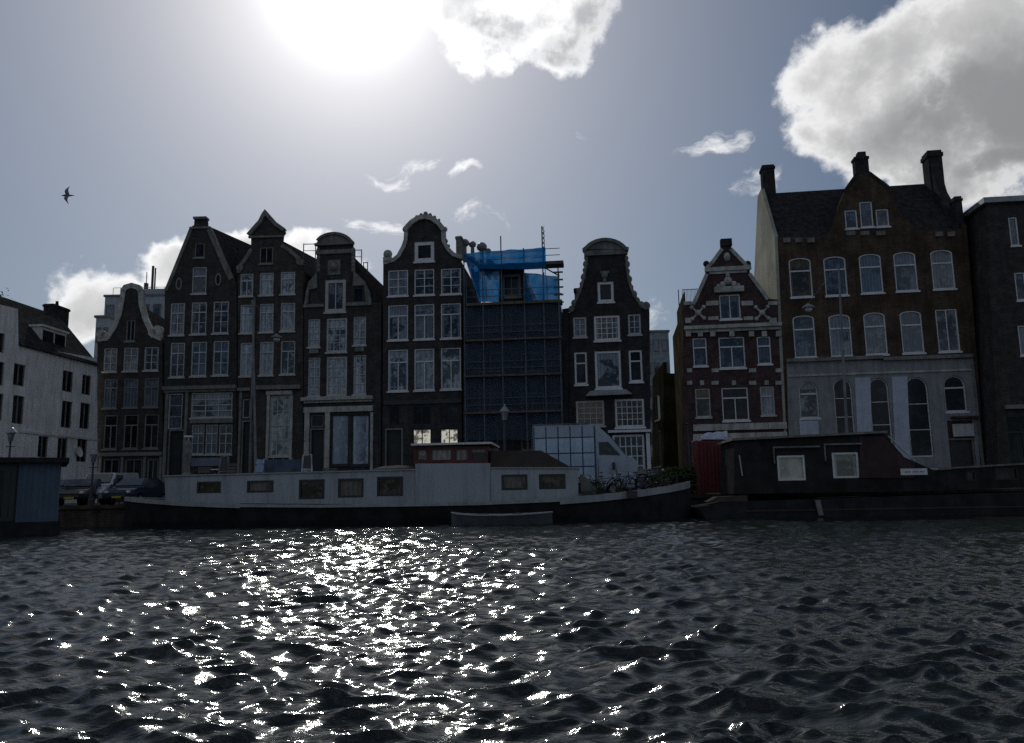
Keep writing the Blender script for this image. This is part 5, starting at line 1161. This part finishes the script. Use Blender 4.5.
# box van
fv = Frame(533, 45.2, 634, 44.6)
t = thing('box_van', 'white box van with pale blue gridded side panels parked behind the barge foredeck', 'van', fv.A, fv.rz)
VW = mat('van_white', (.36, .41, .47), rough=.35, var=.05, grime=.25); VB = mat('van_panel_blue', (.40, .50, .60), rough=.4, var=.12, scale=.8, grime=.3); VD = mat('van_strip', (.02, .05, .09), rough=.5)
ub, zt_ = fv.uw(594.5, 424); zt_ = fv.uw(565, 424.5)[1]; L_ = fv.L
MB().box(.05, ub, .0, 2.1, .75, zt_).build('box_body', VW, t, bevel=.04)
q = MB(); cw = (ub - .15) / 5; rows_ = [(.80, 1.55), (1.60, 2.25), (2.30, 3.00)]
rows_ = [(.82 + (zt_ - .9) * a_, .82 + (zt_ - .9) * b_) for a_, b_ in ((0, .26), (.28, .50), (.52, .78))]
for i in range(5):
    for a_, b_ in rows_: q.box(.12 + cw * i + .03, .12 + cw * (i + 1) - .03, -.02, -.002, a_, b_)
q.build('side_panel', VB, t); q = MB()
for i in range(6): u = .12 + cw * i; q.box(u - .025, u + .025, -.035, -.021, .8, zt_ - .1)
for a_ in (.27, .51, .79): z = .82 + (zt_ - .9) * a_; q.box(.1, ub - .02, -.034, -.022, z - .025, z + .025)
q.build('panel_strip', VD, t)
P_ = [(ub + .01, .45)] + [(ub + .01, fv.uw(594.5, 426)[1])] + fv.pts([(599, 426.8), (610.5, 437), (625, 454.8), (633, 457.5), (637, 461), (638, 468)]) + [(fv.uw(638, 470)[0], .45)]
MB().prism(P_, .05, 2.05).build('cab', VW, t, bevel=.03)
q = MB(); q.prism(fv.pts([(599.5, 454.5), (598.5, 442), (608, 441.8), (620.5, 455)]), .02, .049); q.build('side_window', GV, t)
q = MB(); wp = fv.pts([(611.3, 439.2), (613.3, 438.6), (625.6, 453.6), (623.5, 454)]); q.prism(wp, .2, 1.9); q.build('windscreen', GV, t)
for u in (.9, ub + .9):
    w_ = MB().cyl((u, .02, .36), (u, .3, .36), .36, 20).build('wheel', TYRE, t); MB().cyl((u, .0, .36), (u, .1, .36), .2, 14).build('rim', STEEL, w_)
    w_ = MB().cyl((u, 1.8, .36), (u, 2.08, .36), .36, 20).build('wheel', TYRE, t)
q = MB(); dsx = ub + .12; q.box(dsx, dsx + .02, .035, .049, .7, 2.1); q.box(dsx + 1.0, dsx + 1.02, .035, .049, .7, 1.45); q.box(dsx, dsx + 1.0, .036, .049, .7, .72); q.build('door_seam', BLACK, t)
MB().box(dsx + .78, dsx + .95, -.22, -.08, 1.45, 1.85).cyl((dsx + .86, -.1, 1.55), (dsx + .86, .05, 1.5), .02, 6).build('mirror', BLACK, t)
MB().box(dsx + .1, dsx + .24, .02, .048, 1.30, 1.34).build('door_handle', BLACK, t)
MB().box(L_ - .1, L_ + .12, .1, 2.0, .42, .62).build('bumper', BLACK, t); MB().box(L_ - .06, L_ + .07, .1, .4, .78, .98).build('headlight', CHR, t)
MB().box(.1, ub, .3, 1.8, .42, .747).build('chassis', BLACK, t)
MB().box(.05, L_ * .57, -.05, 2.2, zt_ + .003, zt_ + .05).build('roof_edge', STONE_D, t)

# ------------------------------------------------------------------ street lamps
def lantern(x, Y, ytop, lb):
    p_ = street(x, Y); t_ = thing('street_lamp', lb, 'street lamp', p_, 0, 'old lantern street lamps')
    dt = ray(x, ytop); H = CAM.z + dt.z * Y / dt.y - STREET
    MB().lathe([(.16, 0), (.16, .3), (.11, .38), (.08, .9), (.055, 1.0), (.045, H - .95), (.07, H - .9), (.03, H - .84)], n=12).build('post', BLACK, t_)
    MB().cyl((-.22, 0, H - 1.1), (.22, 0, H - 1.1), .02, 6).build('crossbar', BLACK, t_)
    l_ = MB().lathe([(.11, H - .84), (.20, H - .42), (.19, H - .42)], n=6).build('lantern', glass('glass_lantern', amount=.2, curtain=(.3, .3, .3), dark=(.10, .11, .11)), t_)
    MB().lathe([(.27, H - .42), (.25, H - .36), (.12, H - .18), (.05, H - .12), (.05, H - .05), (.02, H)], n=12).build('lamp_roof', ZINC, l_)
lantern(6, 30.4 + 10, 425, 'old black lantern lamp above the blue-grey houseboat roof'); lantern(506, 41.5, 404, 'old black lantern lamp in front of the netted scaffolding'); lantern(91, 43, 447, 'small dark lantern lamp below the satellite dish')
def arm_lamp(xp, Y, yb, yt, xl, yl, lb, xt=None):
    p_ = Vector(street(xp, Y)); t_ = thing('street_lamp', lb, 'street lamp', p_, 0, 'tall grey street lamps with an arm')
    dt = ray(xt or xp, yt); top = CAM + dt * (Y / dt.y) - p_; dl = ray(xl, yl); lp = CAM + dl * (Y / dl.y) - p_
    MB().cyl((0, 0, 0), (0, 0, 1.2), .11, 12).cyl((0, 0, 1.2), tuple(top), .085, 10, .05).build('post', SILVERY, t_)
    q = MB(); n = 8; pts_ = []
    for i in range(n + 1):
        s = i / n; pts_.append(Vector((top.x + (lp.x - top.x) * s, 0, lp.z + .15 + (top.z - lp.z - .15) * (1 - s) ** 2 * 1.0)))
    ar = q.tube(pts_[:2] if False else [top * 1.0, Vector((lp.x, 0, lp.z + .3))], .010, 6).build('arm', SILVERY, t_)
    h_ = MB().lathe([(.06, .32), (.10, .26), (.30, .16), (.34, .08), (.33, .05)], lp, 16).build('lamp_head', SILVERY, t_)
    MB().ball(tuple(lp + Vector((0, 0, .0))), .22, 1, .8).build('globe', CHR, h_)
arm_lamp(255.5, 48, 470, 300, 276.5, 339, 'tall grey lamp post before the downpipe house, dome lamp to its right', 252.5)
arm_lamp(850, 44, 430, 264, 808.5, 309, 'tall pale lamp post before the orange corner house, dome lamp to its left', 838.5)
# scaffold frames on roofs of E
for (x0, x1, y0, y1, lb) in ((303.5, 315.5, 243.5, 262, 'thin steel roof frame left of the round-topped neck gable'), (355, 361.5, 249.5, 275, 'thin steel roof frame close behind the right side of the round-topped gable'), (363.5, 367.5, 262, 282, 'lowest thin steel roof frame on the right slope of the round-topped gable')):
    f_ = Frame(x0, 62.5, x1, 62.5); a, b, c, d = f_.rect(x0, y0, x1, y1); t_ = thing('roof_ladder_frame', lb, 'roof frame', f_.A, f_.rz); q = MB()
    for u in (a, b): q.cyl((u, 0, c - 1), (u, 0, d), .04, 6)
    q.build('upright', POLE, t_); MB().cyl((a, 0, d - .05), (b, 0, d - .05), .035, 6).cyl((a, 0, d - .6), (b, 0, d - .6), .025, 6).build('crossbar', POLE, t_)
# ------------------------------------------------------------------ gull
GULL = mat('gull_feathers', (.16, .165, .17), rough=.8, var=.3, scale=4)
Yb = 42; dg = ray(67.3, 195.5); gp_ = CAM + dg * (Yb / dg.y)
q = MB(); prof = [(0.0, -.30, 0.01), (0, -.24, .03), (0, -.14, .06), (0, .0, .075), (0, .13, .055), (0, .24, .03), (0, .36, .012)]
n = 8; vs_ = []
for (_, x, r_) in prof:
    for i in range(n): a = 2 * math.pi * i / n; vs_.append((x, r_ * math.cos(a), r_ * .9 * math.sin(a)))
fs = [(j * n + i, j * n + (i + 1) % n, (j + 1) * n + (i + 1) % n, (j + 1) * n + i) for j in range(6) for i in range(n)] + [tuple(range(n))[::-1], tuple(range(6 * n, 7 * n))]
q.add(vs_, fs)
for s in (-1, 1):      # wings: inner arm, wrist, pointed hand
    W = [(-.08, .12, 0, .03), (-.13, .07, .22, .022), (-.10, .06, .32, .016), (.0, .075, .46, .009), (.11, .13, .60, .004)]
    vs_ = []
    for (xa, xb, sp_, th) in W:
        zz_ = (.10 * math.sin(sp_ * 4.6)) ; vs_ += [(xa, s * sp_, zz_), ((xa + xb) / 2, s * sp_, zz_ + th), (xb, s * sp_, zz_), ((xa + xb) / 2, s * sp_, zz_ - th)]
    fs = [(j * 4 + i, j * 4 + (i + 1) % 4, (j + 1) * 4 + (i + 1) % 4, (j + 1) * 4 + i) for j in range(4) for i in range(4)] + [(3, 2, 1, 0), (16, 17, 18, 19)]
    q.add(vs_, fs)
o = q.build('gull', GULL, smooth=True); o.location = gp_; o.rotation_euler = (R(74), R(-4), R(12)); tag(o, 'dark gull gliding with spread wings in the open sky', 'gull')
for k_ in list(bpy.data.objects):
    if '_m' in k_.keys(): del k_['_m']
